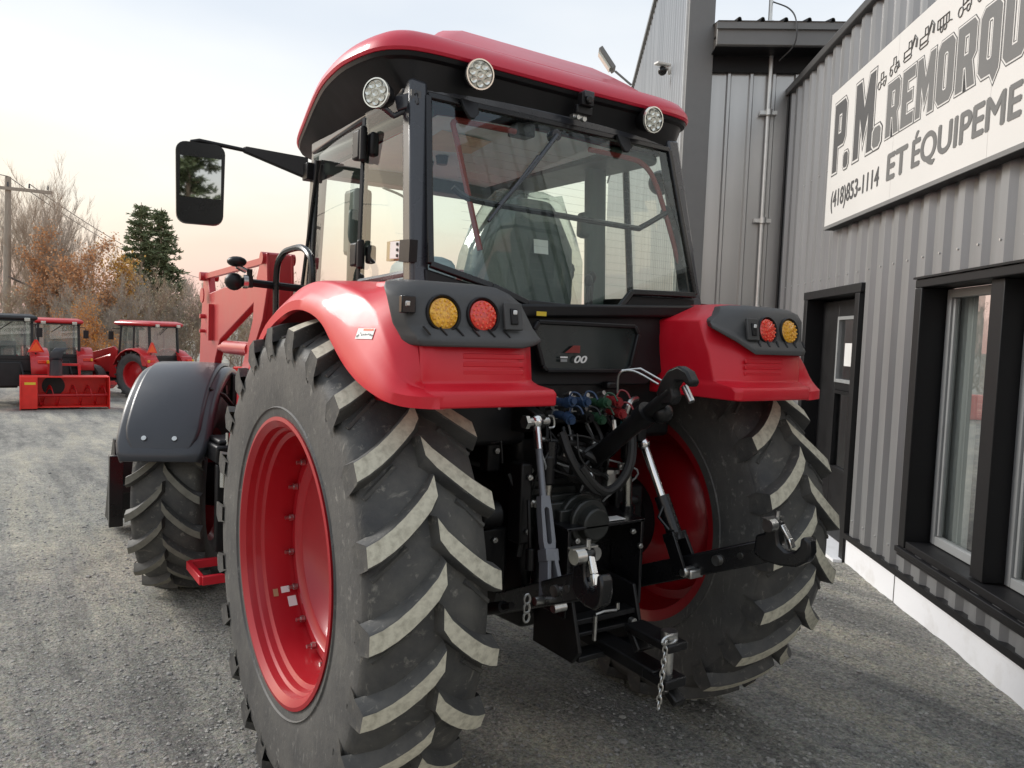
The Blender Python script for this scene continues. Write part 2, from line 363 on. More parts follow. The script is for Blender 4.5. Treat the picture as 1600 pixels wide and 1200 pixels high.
# ================================================================== GROUND
def ground_z(x, y):
    t = min(1, max(0, (y-3.6)/17.0)); t = t*t*(3-2*t)
    return -.66*t - .024*max(0, min(y-20, 8))
def gravel_mat():
    mt, t, b = nodes('gravel yard'); n = t.nodes; l = t.links
    tc = n.new('ShaderNodeTexCoord')
    def noise(s, d=6, r=.6, sc=None, rot=None):
        z = n.new('ShaderNodeTexNoise'); z.inputs['Scale'].default_value = s; z.inputs['Detail'].default_value = d; z.inputs['Roughness'].default_value = r
        if sc:
            m_ = n.new('ShaderNodeMapping'); m_.inputs['Scale'].default_value = sc; m_.inputs['Rotation'].default_value = rot or (0, 0, 0)
            l.new(tc.outputs['Object'], m_.inputs[0]); l.new(m_.outputs[0], z.inputs['Vector'])
        else: l.new(tc.outputs['Object'], z.inputs['Vector'])
        return z
    def ramp(src, stops):
        c = n.new('ShaderNodeValToRGB'); l.new(src.outputs[0], c.inputs[0]); e = c.color_ramp.elements
        while len(e) < len(stops): e.new(.5)
        for el, (p, k) in zip(e, stops): el.position = p; el.color = (*k, 1)
        return c
    def mix(fac, a, b_, mode='MIX'):
        m_ = n.new('ShaderNodeMix'); m_.data_type = 'RGBA'; m_.blend_type = mode
        if isinstance(fac, float): m_.inputs[0].default_value = fac
        else: l.new(fac.outputs[0], m_.inputs[0])
        l.new(a.outputs[2 if a.bl_idname == 'ShaderNodeMix' else 0], m_.inputs[6]); l.new(b_.outputs[2 if b_.bl_idname == 'ShaderNodeMix' else 0], m_.inputs[7])
        return m_
    big = noise(.6, 7, .7, (1, .55, 1), (0, 0, .5)); streak = noise(1.25, 9, .74, (1.8, .2, 1), (0, 0, -.8)); fine = noise(46, 7, .8); med = noise(5.5, 8, .75)
    base = ramp(big, [(.30, (.18, .177, .168)), (.5, (.25, .244, .222)), (.66, (.335, .32, .28))])
    st = ramp(streak, [(.38, (.56, .565, .58)), (.49, (.97, .97, .97)), (.61, (1.30, 1.25, 1.13))])
    c1 = mix(.85, base, st, 'MULTIPLY')
    md = ramp(med, [(.34, (.74, .745, .76)), (.58, (1.08, 1.07, 1.04))])
    c2 = mix(.7, c1, md, 'MULTIPLY')
    fn = ramp(fine, [(.32, (.36, .36, .37)), (.5, (1, 1, 1)), (.66, (1.7, 1.66, 1.58))])
    c3 = mix(.8, c2, fn, 'MULTIPLY')
    vo = n.new('ShaderNodeTexVoronoi'); vo.inputs['Scale'].default_value = 85; l.new(tc.outputs['Object'], vo.inputs['Vector'])
    vc = n.new('ShaderNodeHueSaturation'); vc.inputs['Saturation'].default_value = .12; vc.inputs['Value'].default_value = 1.15; l.new(vo.outputs['Color'], vc.inputs['Color'])
    c4 = mix(.42, c3, vc, 'OVERLAY')
    l.new(c4.outputs[2], b.inputs['Base Color']); b.inputs['Roughness'].default_value = .92; b.inputs['Specular IOR Level'].default_value = .25
    bp1 = n.new('ShaderNodeBump'); bp1.inputs['Strength'].default_value = .9; bp1.inputs['Distance'].default_value = .016; l.new(fine.outputs[0], bp1.inputs['Height'])
    bp2 = n.new('ShaderNodeBump'); bp2.inputs['Strength'].default_value = .6; bp2.inputs['Distance'].default_value = .012; l.new(vo.outputs['Distance'], bp2.inputs['Height']); bp2.invert = True
    l.new(bp2.outputs[0], bp1.inputs['Normal']); l.new(bp1.outputs[0], b.inputs['Normal'])
    return mt
M['gravel'] = gravel_mat()
from mathutils import noise as mnoise
def bumpz(x, y):
    p = Vector((x, y, 0))
    return .014*mnoise.noise(p*1.3)+.010*mnoise.noise(p*4.1+Vector((7, 3, 1)))+.006*mnoise.noise(p*11)-.006
mb = MB()
def axis_pts(lo, hi, near0, near1, fine, grow):
    a = [near0]
    while a[-1] < near1: a.append(a[-1]+fine)
    st = fine
    while a[-1] < hi: st *= grow; a.append(a[-1]+st)
    st = fine
    while a[0] > lo: st *= grow; a.insert(0, a[0]-st)
    return a
xs = axis_pts(-900, 1200, -3.4, 4.2, .045, 1.13); ys = axis_pts(-300, 2000, -2.6, 6, .05, 1.12)
vs = []
for y in ys:
    for x in xs:
        fade = 1 if (-6 < x < 7 and -6 < y < 22) else .0
        vs.append((x, y, ground_z(x, y)+bumpz(x, y)*fade))
nx = len(xs)
mb.add(vs, [(j*nx+i, j*nx+i+1, (j+1)*nx+i+1, (j+1)*nx+i) for j in range(len(ys)-1) for i in range(nx-1)])
tag(mb.build('ground', M['gravel'], smooth=180, fix=False), kind='structure')
# loose stones
M['stone'] = pm('loose stone', (.17, .17, .175), .9, col2=(.50, .48, .43), c2at=(.3, .75), vs=2.7, detail=12)
mb = MB(); rs = random.Random(3)
def stone(x, y, r):
    z = ground_z(x, y)+bumpz(x, y); a = rs.random()*6.28; h = r*rs.uniform(.35, .8); n = 5
    vs = []
    for k, (zz, q) in enumerate(((-.3, .9), (.55, .85))):
        for i in range(n):
            t = a+2*pi*i/n+k*.5; rr = r*q*rs.uniform(.65, 1.1)
            vs.append((x+rr*cos(t), y+rr*sin(t), z+h*zz))
    vs.append((x+r*.1, y, z+h*.95))
    mb.add(vs, [(i, (i+1) % n, n+(i+1) % n, n+i) for i in range(n)]+[(n+i, n+(i+1) % n, 2*n) for i in range(n)])
for k in range(40000):
    # denser towards the camera
    d = rs.uniform(0.3, 1)**1.4*11; az = rs.uniform(-.18, 1.35)
    x = CAM.x+d*sin(az); y = CAM.y+d*cos(az)
    if (Vector((x, y, 0))-Vector((3.226, .034, 0))).dot(Vector((-.788, .6157, 0))) < .05: continue
    r = .003+.0105*rs.random()**2.6
    if rs.random() < .012: r = rs.uniform(.011, .024)
    stone(x, y, r)
tag(mb.build('loose_gravel', M['stone'], smooth=0, fix=False), 'loose grey stones scattered over the gravel yard', 'gravel', kind='stuff')

# ================================================================== BUILDING
TH = RAD(52); BD = Vector((cos(TH), sin(TH), 0)); BN = Vector((-sin(TH), cos(TH), 0)); B0 = Vector((3.226, .034, 0))
def bp(s, t, z): return B0+BD*s+BN*t+Vector((0, 0, z))
def bbox(mbx, s0, s1, t0, t1, z0, z1):
    c = bp((s0+s1)/2, (t0+t1)/2, (z0+z1)/2); R = Matrix.Rotation(TH, 3, 'Z')
    return mbx.box(c, (abs(s1-s0), abs(t1-t0), abs(z1-z0)), R)
def corrugated(mbx, p, a0, a1, z0, z1, pitch, prof, holes=()):
    # p(a, out, z) -> point ; prof: list of (fraction of pitch, out)
    A = []
    k = math.floor(a0/pitch)-1
    while k*pitch < a1+pitch:
        for fr, o in prof: A.append(((k+fr)*pitch, o))
        k += 1
    A = [q for q in A if a0 <= q[0] <= a1]
    A = [(a0, A[0][1])]+A+[(a1, A[-1][1])]
    cuts = sorted({c for h in holes for c in h[:2]})
    def oat(x):
        for (x0, o0), (x1, o1) in zip(A, A[1:]):
            if x0 <= x <= x1: return o0+(o1-o0)*((x-x0)/(x1-x0) if x1 > x0 else 0)
        return 0
    for c in cuts:
        if a0 < c < a1: A.append((c, oat(c)))
    A.sort()
    for (x0, o0), (x1, o1) in zip(A, A[1:]):
        if x1-x0 < 1e-5: continue
        spans = [(z0, z1)]
        for h in holes:
            if h[0]-1e-6 <= x0 and x1 <= h[1]+1e-6:
                ns = []
                for u, v in spans:
                    if h[3] <= u or h[2] >= v: ns.append((u, v))
                    else:
                        if h[2] > u: ns.append((u, h[2]))
                        if h[3] < v: ns.append((h[3], v))
                spans = ns
        for u, v in spans:
            mbx.add([p(x0, o0, u), p(x1, o1, u), p(x1, o1, v), p(x0, o0, v)], [(0, 1, 2, 3)])
PROF = [(0, 0), (.40, 0), (.53, .034), (.87, .034)]
PROF2 = [(0, 0), (.74, 0), (.80, .028), (.92, .028), (.98, 0)]
BACK = -3.2
DOOR = (.97, 2.40, 0.02, 2.15); WIN = (-2.7, -.075, .40, 2.13)
shop = empty('shop_building', bp(0, 0, 0)); tag(shop, 'long low shop building with grey corrugated steel wall, black door and wide black windows', 'building')
shop.location = (0, 0, 0)
mb = MB(); corrugated(mb, lambda a, o, z: bp(a, o, z), BACK, 3.44, .22, 4.42, .23, PROF, [DOOR, WIN]); mb.build('wall_cladding', M['steel'], shop, smooth=0, fix=False)
mb = MB(); bbox(mb, BACK, .97, -.10, .03, -.3, .19); bbox(mb, 2.40, 3.44, -.10, .03, -.3, .19); mb.build('foundation', M['found'], shop)
mb = MB(); bbox(mb, BACK, .97, -.02, .05, .192, .235); mb.build('base_flashing', M['trim_black'], shop)
# foundation joints
mb = MB(); bbox(mb, .02, .026, .028, .034, -.1, .19); mb.build('foundation_joint', M['trim_grey'], shop)
mb = MB(); bbox(mb, BACK, 3.47, -.16, .075, 4.40, 4.475); mb.build('roof_flashing', M['trim_dark'], shop, bevel=.01)
mb = MB(); bbox(mb, 3.40, 3.52, -.05, .05, 0, 4.42); mb.build('corner_trim', M['trim_black'], shop)
mb = MB(); bbox(mb, BACK, 3.3, -6, -.2, 4.36, 4.44); mb.build('flat_roof', M['trim_grey'], shop)
mb = MB(); bbox(mb, BACK, 3.4, -6.1, -6, 0, 4.4); bbox(mb, BACK-.1, BACK-.002, -6, .02, -.3, 4.42); mb.build('far_wall', M['trim_grey'], shop)
mb = MB(); bbox(mb, BACK, 3.4, -5.9, -.3, -.05, .02); mb.build('inner_floor', M['interior'], shop)
mb = MB(); bbox(mb, BACK, 3.4, -3.2, -3.1, 0, 4.3); mb.build('partition', M['interior'], shop)
# screws
scr = MB(); scr.cyl(bp(0, 0, 0)*0, V(*(BN*.007)), .0075, n=6); sme = scr.mesh('screw', M['galv'])
for zz in (.36, 2.32, 3.3):
    for k in range(-9, 14):
        s = k*.23+.69*.23
        if s < -1.9 or s > 3.3: continue
        if WIN[0] < s < WIN[1] and WIN[2]-.1 < zz < WIN[3]+.08: pass
        if DOOR[0] < s < DOOR[1] and zz < DOOR[3]: continue
        o = bpy.data.objects.new('screw', sme); COL.objects.link(o); o.parent = shop; o.location = bp(s, .034, zz)
# ---- windows
wl = [(-.86, -.12), (-1.86, -1.0), (-2.62, -2.0)]
fr = MB()
for (s0, s1, z0, z1) in ((WIN[0]-.07, WIN[1]+.07, WIN[3]-.01, WIN[3]+.045), (WIN[1]-.03, WIN[1]+.07, WIN[2], WIN[3]-.012), (WIN[0]-.07, WIN[0]+.03, WIN[2], WIN[3]-.012)):
    bbox(fr, s0, s1, -.18, .042, z0, z1)
wf = fr.build('window', M['trim_black'], shop, bevel=.006)
mb = MB()
for k in range(len(wl)-1): bbox(mb, wl[k+1][1]+.002, wl[k][0]-.002, -.17, .0, WIN[2]+.055, WIN[3]-.013)
mb.build('mullion', M['trim_black'], wf, bevel=.004)
mb = MB(); bbox(mb, WIN[0]-.07, WIN[1]+.075, -.2, .06, WIN[2]-.04, WIN[2]-.002); bbox(mb, WIN[0], WIN[1]-.032, -.2, .035, WIN[2], WIN[2]+.05); bbox(mb, WIN[0]-.07, WIN[1]+.07, -.02, .045, WIN[2]-.065, WIN[2]-.043)
mb.build('window_sill', M['trim_black'], wf, bevel=.005)
mb = MB(); bbox(mb, WIN[0]-.08, WIN[1]+.075, .026, .055, WIN[3]+.047, WIN[3]+.06); mb.build('drip_cap', M['trim_black'], wf)
for s0, s1 in wl:
    z0, z1 = WIN[2]+.055, WIN[3]-.02
    sh = MB()
    for a0, a1, c0, c1 in ((s0, s0+.055, z0, z1), (s1-.055, s1, z0, z1), (s0+.057, s1-.057, z0, z0+.055), (s0+.057, s1-.057, z1-.055, z1)):
        bbox(sh, a0, a1, -.165, -.115, c0, c1)
    for a0, a1, c0, c1 in ((s0+.06, s0+.085, z0+.06, z1-.06), (s1-.085, s1-.06, z0+.06, z1-.06)):
        bbox(sh, a0, a1, -.16, -.128, c0, c1)
    sh.build('sash', M['vinyl'], wf, bevel=.003)
    g = MB(); g.add([bp(s0+.05, -.14, z0+.05), bp(s1-.05, -.14, z0+.05), bp(s1-.05, -.14, z1-.05), bp(s0+.05, -.14, z1-.05)], [(0, 1, 2, 3)])
    g.build('window_pane', M['win_glass'], wf, fix=False)
    c = MB(); n = 22
    for i in range(n):
        a, b = s1-.30+.34*i/n, s1-.30+.34*(i+1)/n; k0, k1 = .012*sin(i*1.9), .012*sin((i+1)*1.9)
        c.add([bp(a, -.20+k0, z0), bp(b, -.20+k1, z0), bp(b, -.20+k1, z1), bp(a, -.20+k0, z1)], [(0, 1, 2, 3)])
    c.build('blind', M['curtain'], wf, smooth=180, fix=False)
# ---- door
d = MB()
for s0, s1, z0, z1 in ((DOOR[0]-.005, DOOR[0]+.09, -.02, DOOR[3]-.002), (DOOR[1]-.09, DOOR[1]+.01, -.02, DOOR[3]-.002), (DOOR[0]-.03, DOOR[1]+.03, DOOR[3], DOOR[3]+.075)):
    bbox(d, s0, s1, -.2, .05, z0, z1)
door = d.build('door', M['trim_black'], shop, bevel=.005)
lf = MB(); S0, S1 = DOOR[0]+.09, DOOR[1]-.09; ws0, ws1 = S0+.16, S0+.80
for s0, s1, z0, z1 in ((S0, ws0, .02, 2.13), (ws1, S1, .02, 2.13), (ws0, ws1, .02, .62), (ws0, ws1, 1.985, 2.13), (ws0, ws1, 1.33, 1.40)):
    bbox(lf, s0, s1, -.16, -.105, z0, z1)
lf.build('door_leaf', M['trim_black'], door, bevel=.006)
for z0, z1 in ((.62, 1.33), (1.40, 1.985)):
    sh = MB()
    for a0, a1, c0, c1 in ((ws0, ws0+.035, z0, z1), (ws1-.035, ws1, z0, z1), (ws0+.036, ws1-.036, z0, z0+.03), (ws0+.036, ws1-.036, z1-.03, z1)):
        bbox(sh, a0, a1, -.145, -.095, c0, c1)
    sh.build('door_sash', M['trim_black'] if z0 < 1 else M['vinyl'], door, bevel=.002)
    g = MB(); g.add([bp(ws0, -.125, z0), bp(ws1, -.125, z0), bp(ws1, -.125, z1), bp(ws0, -.125, z1)], [(0, 1, 2, 3)]); g.build('door_pane', M['win_glass'], door, fix=False)
mb = MB(); bbox(mb, ws0+.20, ws0+.48, -.121, -.118, 1.55, 1.75); mb.build('notice', M['white'], door)
mb = MB(); mb.cyl(bp(S0+.08, -.105, 1.0), bp(S0+.08, -.05, 1.0), .02); mb.cyl(bp(S0+.07, -.045, 1.0), bp(S0+.19, -.045, 1.0), .011); mb.build('handle', M['zinc'], door)
mb = MB(); bbox(mb, DOOR[0], DOOR[1], -.2, .12, -.15, .015); mb.build('threshold', M['found'], door)
# ---- recessed wall facing the camera
mb = MB(); corrugated(mb, lambda a, o, z: bp(3.46-o, a, z), -1.5, .92, -.2, 4.72, .24, PROF2); mb.build('recess_cladding', M['steel_bright'], shop, smooth=0, fix=False)
mb = MB(); bbox(mb, 3.08, 3.14, -1.5, .90, 4.80, 5.02); mb.build('eave_fascia', M['trim_grey'], shop, bevel=.008)
mb = MB(); bbox(mb, 3.05, 3.075, -1.5, .91, 4.955, 5.02); mb.build('drip_edge', M['trim_grey'], shop)
mb = MB(); bbox(mb, 3.142, 3.46, -1.5, .90, 4.80, 4.815); mb.build('soffit', M['trim_black'], shop)
mb = MB(); bbox(mb, 3.40, 3.462, -1.5, .90, 4.63, 4.795); mb.build('frieze_trim', M['trim_black'], shop)
mb = MB(); corrugated(mb, lambda a, o, z: bp(3.04+z*3, a, 5.025+o+z*.75), -1.5, .90, 0, 1, .235, [(0, 0), (.84, 0), (.88, .035), (.96, .035)]); mb.build('roof_sheet', M['trim_black'], shop, smooth=0, fix=False, solid=.006)
# ================================================================== TALL WING
tall = empty('tall_building', (0, 0, 0)); tag(tall, 'tall grey corrugated building wing rising behind the red tractor cab', 'building')
mb = MB(); corrugated(mb, lambda a, o, z: bp(a, 1.12+o, z), 3.48, 22, -1, 7.0, .23, PROF2); mb.build('wall_cladding', M['steel_bright'], tall, smooth=0, fix=False)
mb = MB(); bbox(mb, 3.38, 3.50, .88, 1.155, -.3, 7.0); mb.build('corner_post', M['trim_grey'], tall, bevel=.004)
mb = MB(); bbox(mb, 3.495, 3.53, 1.156, 1.175, -.3, 7.0); mb.build('corner_bead', M['galv'], tall)
mb = MB(); bbox(mb, 3.36, 22, .87, 1.19, 7.003, 7.08); mb.build('eave_trim', M['trim_grey'], tall)
mb = MB(); bbox(mb, 3.5, 22, .885, 1.10, -.3, 6.98); mb.build('building_core', M['trim_grey'], tall)
mb = MB()
p = bp(11.6, 1.2, 7.05); mb.beam(p, p+BN*.35+V(0, 0, .28), .05, .04)
q = p+BN*.38+V(0, 0, .30); mb.beam(q, q+BN*.30+V(0, 0, .42), .34, .09)
fl = mb.build('flood_light', M['trim_grey'], tall, bevel=.01)
mb = MB(); mb.beam(q+BN*.06+V(0, 0, .02), q+BN*.30+V(0, 0, .35), .26, .1); mb.build('flood_lens', M['lamp_lens'], fl)
# ---- security camera, conduit, antenna
sc = MB(); p = bp(4.85, 1.155, 5.12); sc.cyl(p, p+BN*.04, .055, n=16); sc.cyl(p+BN*.035+V(0, 0, .03), p+BN*.10+V(0, 0, .03), .035, n=12)
sc.beam(p+BN*.03+V(0, 0, .055), p+BN*.2-BD*.1+V(0, 0, .055), .10, .03)
cam_o = sc.build('security_camera', M['white'], None, bevel=.008); tag(cam_o, 'small white dome security camera on the tall corrugated wall', 'camera')
sc = MB(); sc.ball(p+BN*.11-BD*.03+V(0, 0, -.02), .058, 14); sc.build('camera_dome', M['black_gloss'], cam_o)
cn = MB(); pts = [bp(3.40, .26, z*.1) for z in range(21, 49)]; cn.tube(pts, .024, 10); cn.tube([bp(3.40, .275, 2.12), bp(3.40, .275, -.2)], .024, 10)
cond = cn.build('conduit_pipe', M['galv']); tag(cond, 'vertical galvanised conduit pipe running up the recessed corrugated wall', 'pipe')
for z in (3.05, 4.2, 2.1): 
    c = MB(); bbox(c, 3.375, 3.44, .17, .35, z-.02, z+.02); c.cyl(bp(3.37, .26, z-.03), bp(3.37, .26, z+.03), .035); c.build('pipe_clamp', M['galv'], cond)
an = MB(); p = bp(3.6, .25, 5.16); an.cyl(p, p+V(0, 0, .08), .07, .05); an.cyl(p, p+V(0, 0, 1.6), .022); 
an.tube([p+V(.03, 0, .35), p+V(.09, 0, .5), p+V(.07, 0, .7), p+V(.02, 0, .8)], .008)
ao = an.build('antenna_mast', M['galv']); tag(ao, 'thin metal antenna mast standing on the low roof edge', 'mast')
an = MB(); an.tube(catmull([p+V(.03, 0, .3), p+BN*-.12+V(0, 0, .1)-BD*.3, bp(3.03, .12, 5.03), bp(3.03, .12, 4.8), bp(3.3, .2, 4.72)], 6), .008, 6); an.build('cable', M['wire'], ao)
gw = MB(); gw.tube(catmull([bp(2.0, -.5, 5.3), bp(1.6, -.3, 4.75), bp(1.5, -.1, 4.57)], 5), .012, 6); tag(gw.build('roof_cable', M['wire']), 'short dark cable looping over the flat roof edge above the sign', 'cable')
# ================================================================== SIGN
sign = empty('shop_sign', (0, 0, 0)); tag(sign, 'large white shop sign with grey block lettering and phone number on the corrugated wall', 'sign')
SZ0, SZ1, SS1, SS0 = 2.725, 3.895, 1.72, -2.7
mb = MB(); bbox(mb, SS0, SS1, .03, .115, SZ0, SZ1); mb.build('sign_box', M['trim_black'], sign, bevel=.006)
edges = [SS1-.012, .32, -.95, -1.9, SS0+.01]
for k in range(4):
    mb = MB(); bbox(mb, edges[k+1]+.0012, edges[k]-.0012, .112, .121, SZ0+.03, SZ1-.012); mb.build('sign_panel', M['sign'], sign)
mb = MB(); bbox(mb, SS0, SS1, .116, .127, SZ0, SZ0+.028); mb.build('sign_lip', M['trim_grey'], sign)
def curve_mesh(splines, off, name):
    cu = bpy.data.curves.new(name, 'CURVE'); cu.dimensions = '2D'; cu.fill_mode = 'FRONT'; cu.offset = off
    for sp_ in splines:
        s = cu.splines.new('POLY'); s.points.add(len(sp_)-1); s.use_cyclic_u = True
        for p_, (x, y) in zip(s.points, sp_): p_.co = (x, y, 0, 1)
    o = bpy.data.objects.new(name, cu); COL.objects.link(o); bpy.context.view_layer.update()
    me = bpy.data.meshes.new_from_object(o.evaluated_get(bpy.context.evaluated_depsgraph_get())); bpy.data.objects.remove(o); return me
def text_mesh(txt, off=0.0, name='lettering', shear=0):
    cu = bpy.data.curves.new(name, 'FONT'); cu.body = txt; cu.fill_mode = 'FRONT'; cu.offset = off; cu.size = 1; cu.shear = shear
    o = bpy.data.objects.new(name, cu); COL.objects.link(o); bpy.context.view_layer.update()
    me = bpy.data.meshes.new_from_object(o.evaluated_get(bpy.context.evaluated_depsgraph_get())); bpy.data.objects.remove(o); return me
def fit_mesh(me, name, mat, place, box, parent):
    # place(u, v) maps fitted coordinates to 3D; box = (u0, u1, v0, v1)
    xs_ = [v.co.x for v in me.vertices]; ys_ = [v.co.y for v in me.vertices]; x0, x1, y0, y1 = min(xs_), max(xs_), min(ys_), max(ys_)
    for v in me.vertices:
        u = box[0]+(v.co.x-x0)/(x1-x0)*(box[1]-box[0]); q = box[2]+(v.co.y-y0)/(y1-y0)*(box[3]-box[2]); v.co = place(u, q)
    q = MB(); q.add([v.co for v in me.vertices], [tuple(p_.vertices) for p_ in me.polygons]); return q.build(name, mat, parent, smooth=0, fix=False)
# block glyphs on a 6 x 10 grid
c = .9
def oct_(x0, x1, y0, y1, k): return [(x0+k, y0), (x1-k, y0), (x1, y0+k), (x1, y1-k), (x1-k, y1), (x0+k, y1), (x0, y1-k), (x0, y0+k)]
GL = {
 'P': [[(0, 0), (2.3, 0), (2.3, 3.6), (5.1, 3.6), (6, 4.5), (6, 9.1), (5.1, 10), (0, 10)], [(2.3, 5.4), (2.3, 8.2), (3.7, 8.2), (3.7, 5.4)]],
 'M': [[(0, 0), (2, 0), (2, 5.2), (3.5, 1.6), (5, 5.2), (5, 0), (7, 0), (7, 10), (5, 10), (3.5, 6.2), (2, 10), (0, 10)]],
 'R': [[(0, 0), (2.3, 0), (2.3, 3.4), (3.0, 3.4), (3.9, 0), (6.2, 0), (5.0, 3.9), (6, 4.8), (6, 9.1), (5.1, 10), (0, 10)], [(2.3, 5.2), (2.3, 8.2), (3.7, 8.2), (3.7, 5.2)]],
 'E': [[(0, 0), (5.4, 0), (5.4, 2), (2.3, 2), (2.3, 4.1), (4.6, 4.1), (4.6, 5.9), (2.3, 5.9), (2.3, 8), (5.4, 8), (5.4, 10), (0, 10)]],
 'O': [oct_(0, 6, 0, 10, 1.1), oct_(2.3, 3.7, 2, 8, .3)[::-1]],
 'Q': [[(1.1, 0), (3.6, 0), (4.6, -1.4), (5.9, .2), (6, 1.1), (6, 8.9), (4.9, 10), (1.1, 10), (0, 8.9), (0, 1.1)], oct_(2.3, 3.7, 2.2, 8, .3)[::-1]],
 'U': [[(1.1, 0), (4.9, 0), (6, 1.1), (6, 10), (3.7, 10), (3.7, 2), (2.3, 2), (2.3, 10), (0, 10), (0, 1.1)]],
 'S': [[(1.1, 0), (4.9, 0), (6, 1.1), (6, 4.6), (5, 5.6), (2.3, 6.3), (2.3, 8.2), (3.7, 8.2), (3.7, 7), (6, 7), (6, 8.9), (4.9, 10), (1.1, 10), (0, 8.9), (0, 5.6), (1, 4.7), (3.7, 3.7), (3.7, 1.8), (2.3, 1.8), (2.3, 3.2), (0, 3.2), (0, 1.1)]],
 '.': [oct_(0, 2.3, 0, 2.6, .5)]}
def block_word(word, s_left, z0, width_per, height, gap, mats, out0):
    # letters run towards decreasing s (left to right as read)
    u = 0
    for ch in word:
        sp_ = GL[ch]; wd = max(p_[0] for p_ in sp_[0])
        for off, mat, dt in ((.42, M['sign_dark'], 0), (.26, M['sign'], .0008), (0, mats, .0016)):
            me = curve_mesh(sp_, off, 'letter')
            for v in me.vertices: v.co = bp(s_left-(u+v.co.x)*width_per, out0+dt, z0+v.co.y*height/10)
            me.materials.append(mat); o = bpy.data.objects.new('letter', me); COL.objects.link(o); o.parent = sign
        u += wd+gap
def sp_line(s_l, s_r, a, b): return lambda u, q: bp(s_l-(u)*(s_l-s_r), 0, 0)
block_word('P', 1.585, 3.185, .047, .57, 0, M['sign_dark'], .1225)
block_word('.', 1.315, 3.175, .046, .48, 0, M['sign_dark'], .1242)
block_word('M', 1.10, 3.185, .056, .585, 0, M['sign_dark'], .1225)
block_word('.', .70, 3.185, .065, .58, 0, M['sign_mid'], .1242)
block_word('REMORQUES', .465, 3.205, .0353, .375, 1.0, M['sign_mid'], .1225)
def flat_text(txt, s_l, s_r, z0, z1, mat, bold):
    for k, (dx, dz) in enumerate(((0, 0), (1, 0), (-1, 0), (0, .6), (0, -.6))):
        fit_mesh(text_mesh(txt, 0), 'lettering', mat, lambda u, q: bp(u, .1224+.00025*k, q), (s_l+dx*bold-bold, s_r+dx*bold+bold, z0+dz*bold+bold, z1+dz*bold-bold), sign)
flat_text('(418)853-1114', 1.57, .53, 2.84, 3.035, M['sign_dark'], .006)
flat_text('ET', .40, .06, 2.885, 3.085, M['sign_mid'], .012)
flat_text('ÉQUIPEME', .0, -1.26, 2.855, 3.13, M['sign_mid'], .010)
flat_text('NTS', -1.30, -1.72, 2.885, 3.085, M['sign_mid'], .010)
# machinery pictograms in thin outline
def icon(s0, z0, sc_, strokes):
    mbi = MB()
    for st in strokes:
        pts = [bp(s0-x*sc_, .1235, z0+y*sc_) for x, y in st]; mbi.tube(pts, .0042, 4)
    mbi.build('pictogram', M['sign_mid'], sign, smooth=0)
def circ2(x, y, r, n=10): return [(x+r*cos(2*pi*i/n), y+r*sin(2*pi*i/n)) for i in range(n+1)]
EXC = [[(0, .5), (2, .5), (2, 1.2), (0, 1.2), (0, .5)], [(.1, 0), (1.9, 0), (2.1, .2), (1.9, .45), (.1, .45), (-.1, .2), (.1, 0)], [(1.2, 1.2), (1.2, 2), (1.9, 2), (2, 1.2)], [(2, 1.1), (2.8, 2.3), (3.5, 1.6), (3.4, .7), (3.1, .8), (3.3, 1.5), (2.8, 2.0), (2.1, .9)]]
TRA = [circ2(.5, .5, .5), circ2(2.1, .35, .35), [(1, .5), (1.7, .45)], [(.9, 1), (.9, 1.9), (1.7, 1.9), (1.7, 1.1), (2.6, 1.1), (2.6, .4)], [(.9, 1), (1.7, 1.1)]]
TRL = [[(0, .6), (2.6, .6), (2.6, 1.6), (0, 1.6), (0, .6)], circ2(1.0, .35, .32), circ2(1.8, .35, .32), [(2.6, .7), (3.3, .5)], [(.6, .6), (.6, 1.6)], [(1.3, .6), (1.3, 1.6)], [(2, .6), (2, 1.6)]]
LOA = [circ2(.4, .4, .4), circ2(1.8, .4, .4), [(0, .8), (.2, 1.2), (1, 1.2), (1, 2), (1.7, 2), (1.8, .9)], [(1.6, 1.0), (2.5, 1.2), (2.9, .4), (2.4, .3), (2.5, 1.0)]]
for k, (ic, s0, z0) in enumerate(((TRA, .66, 3.60), (LOA, .45, 3.63), (EXC, .22, 3.65), (EXC, -.02, 3.65), (TRL, -.26, 3.65), (TRA, -.52, 3.65), (LOA, -.74, 3.65), (EXC, -.98, 3.65), (TRL, -1.24, 3.65), (LOA, -1.5, 3.65))):
    icon(s0, z0, .056, ic)

# ================================================================== MAIN TRACTOR
T = empty('tractor', (0, 0, 0)); tag(T, 'large red cab tractor with front loader, seen from behind, nearest the camera', 'tractor')
def mir(o_):  # mirrored copy of a mesh object across X
    me = o_.data.copy(); me.transform(Matrix.Scale(-1, 4, (1, 0, 0))); me.flip_normals()
    c_ = o_.copy(); c_.data = me; COL.objects.link(c_); c_.parent = o_.parent; c_.location.x = -o_.location.x
    return c_

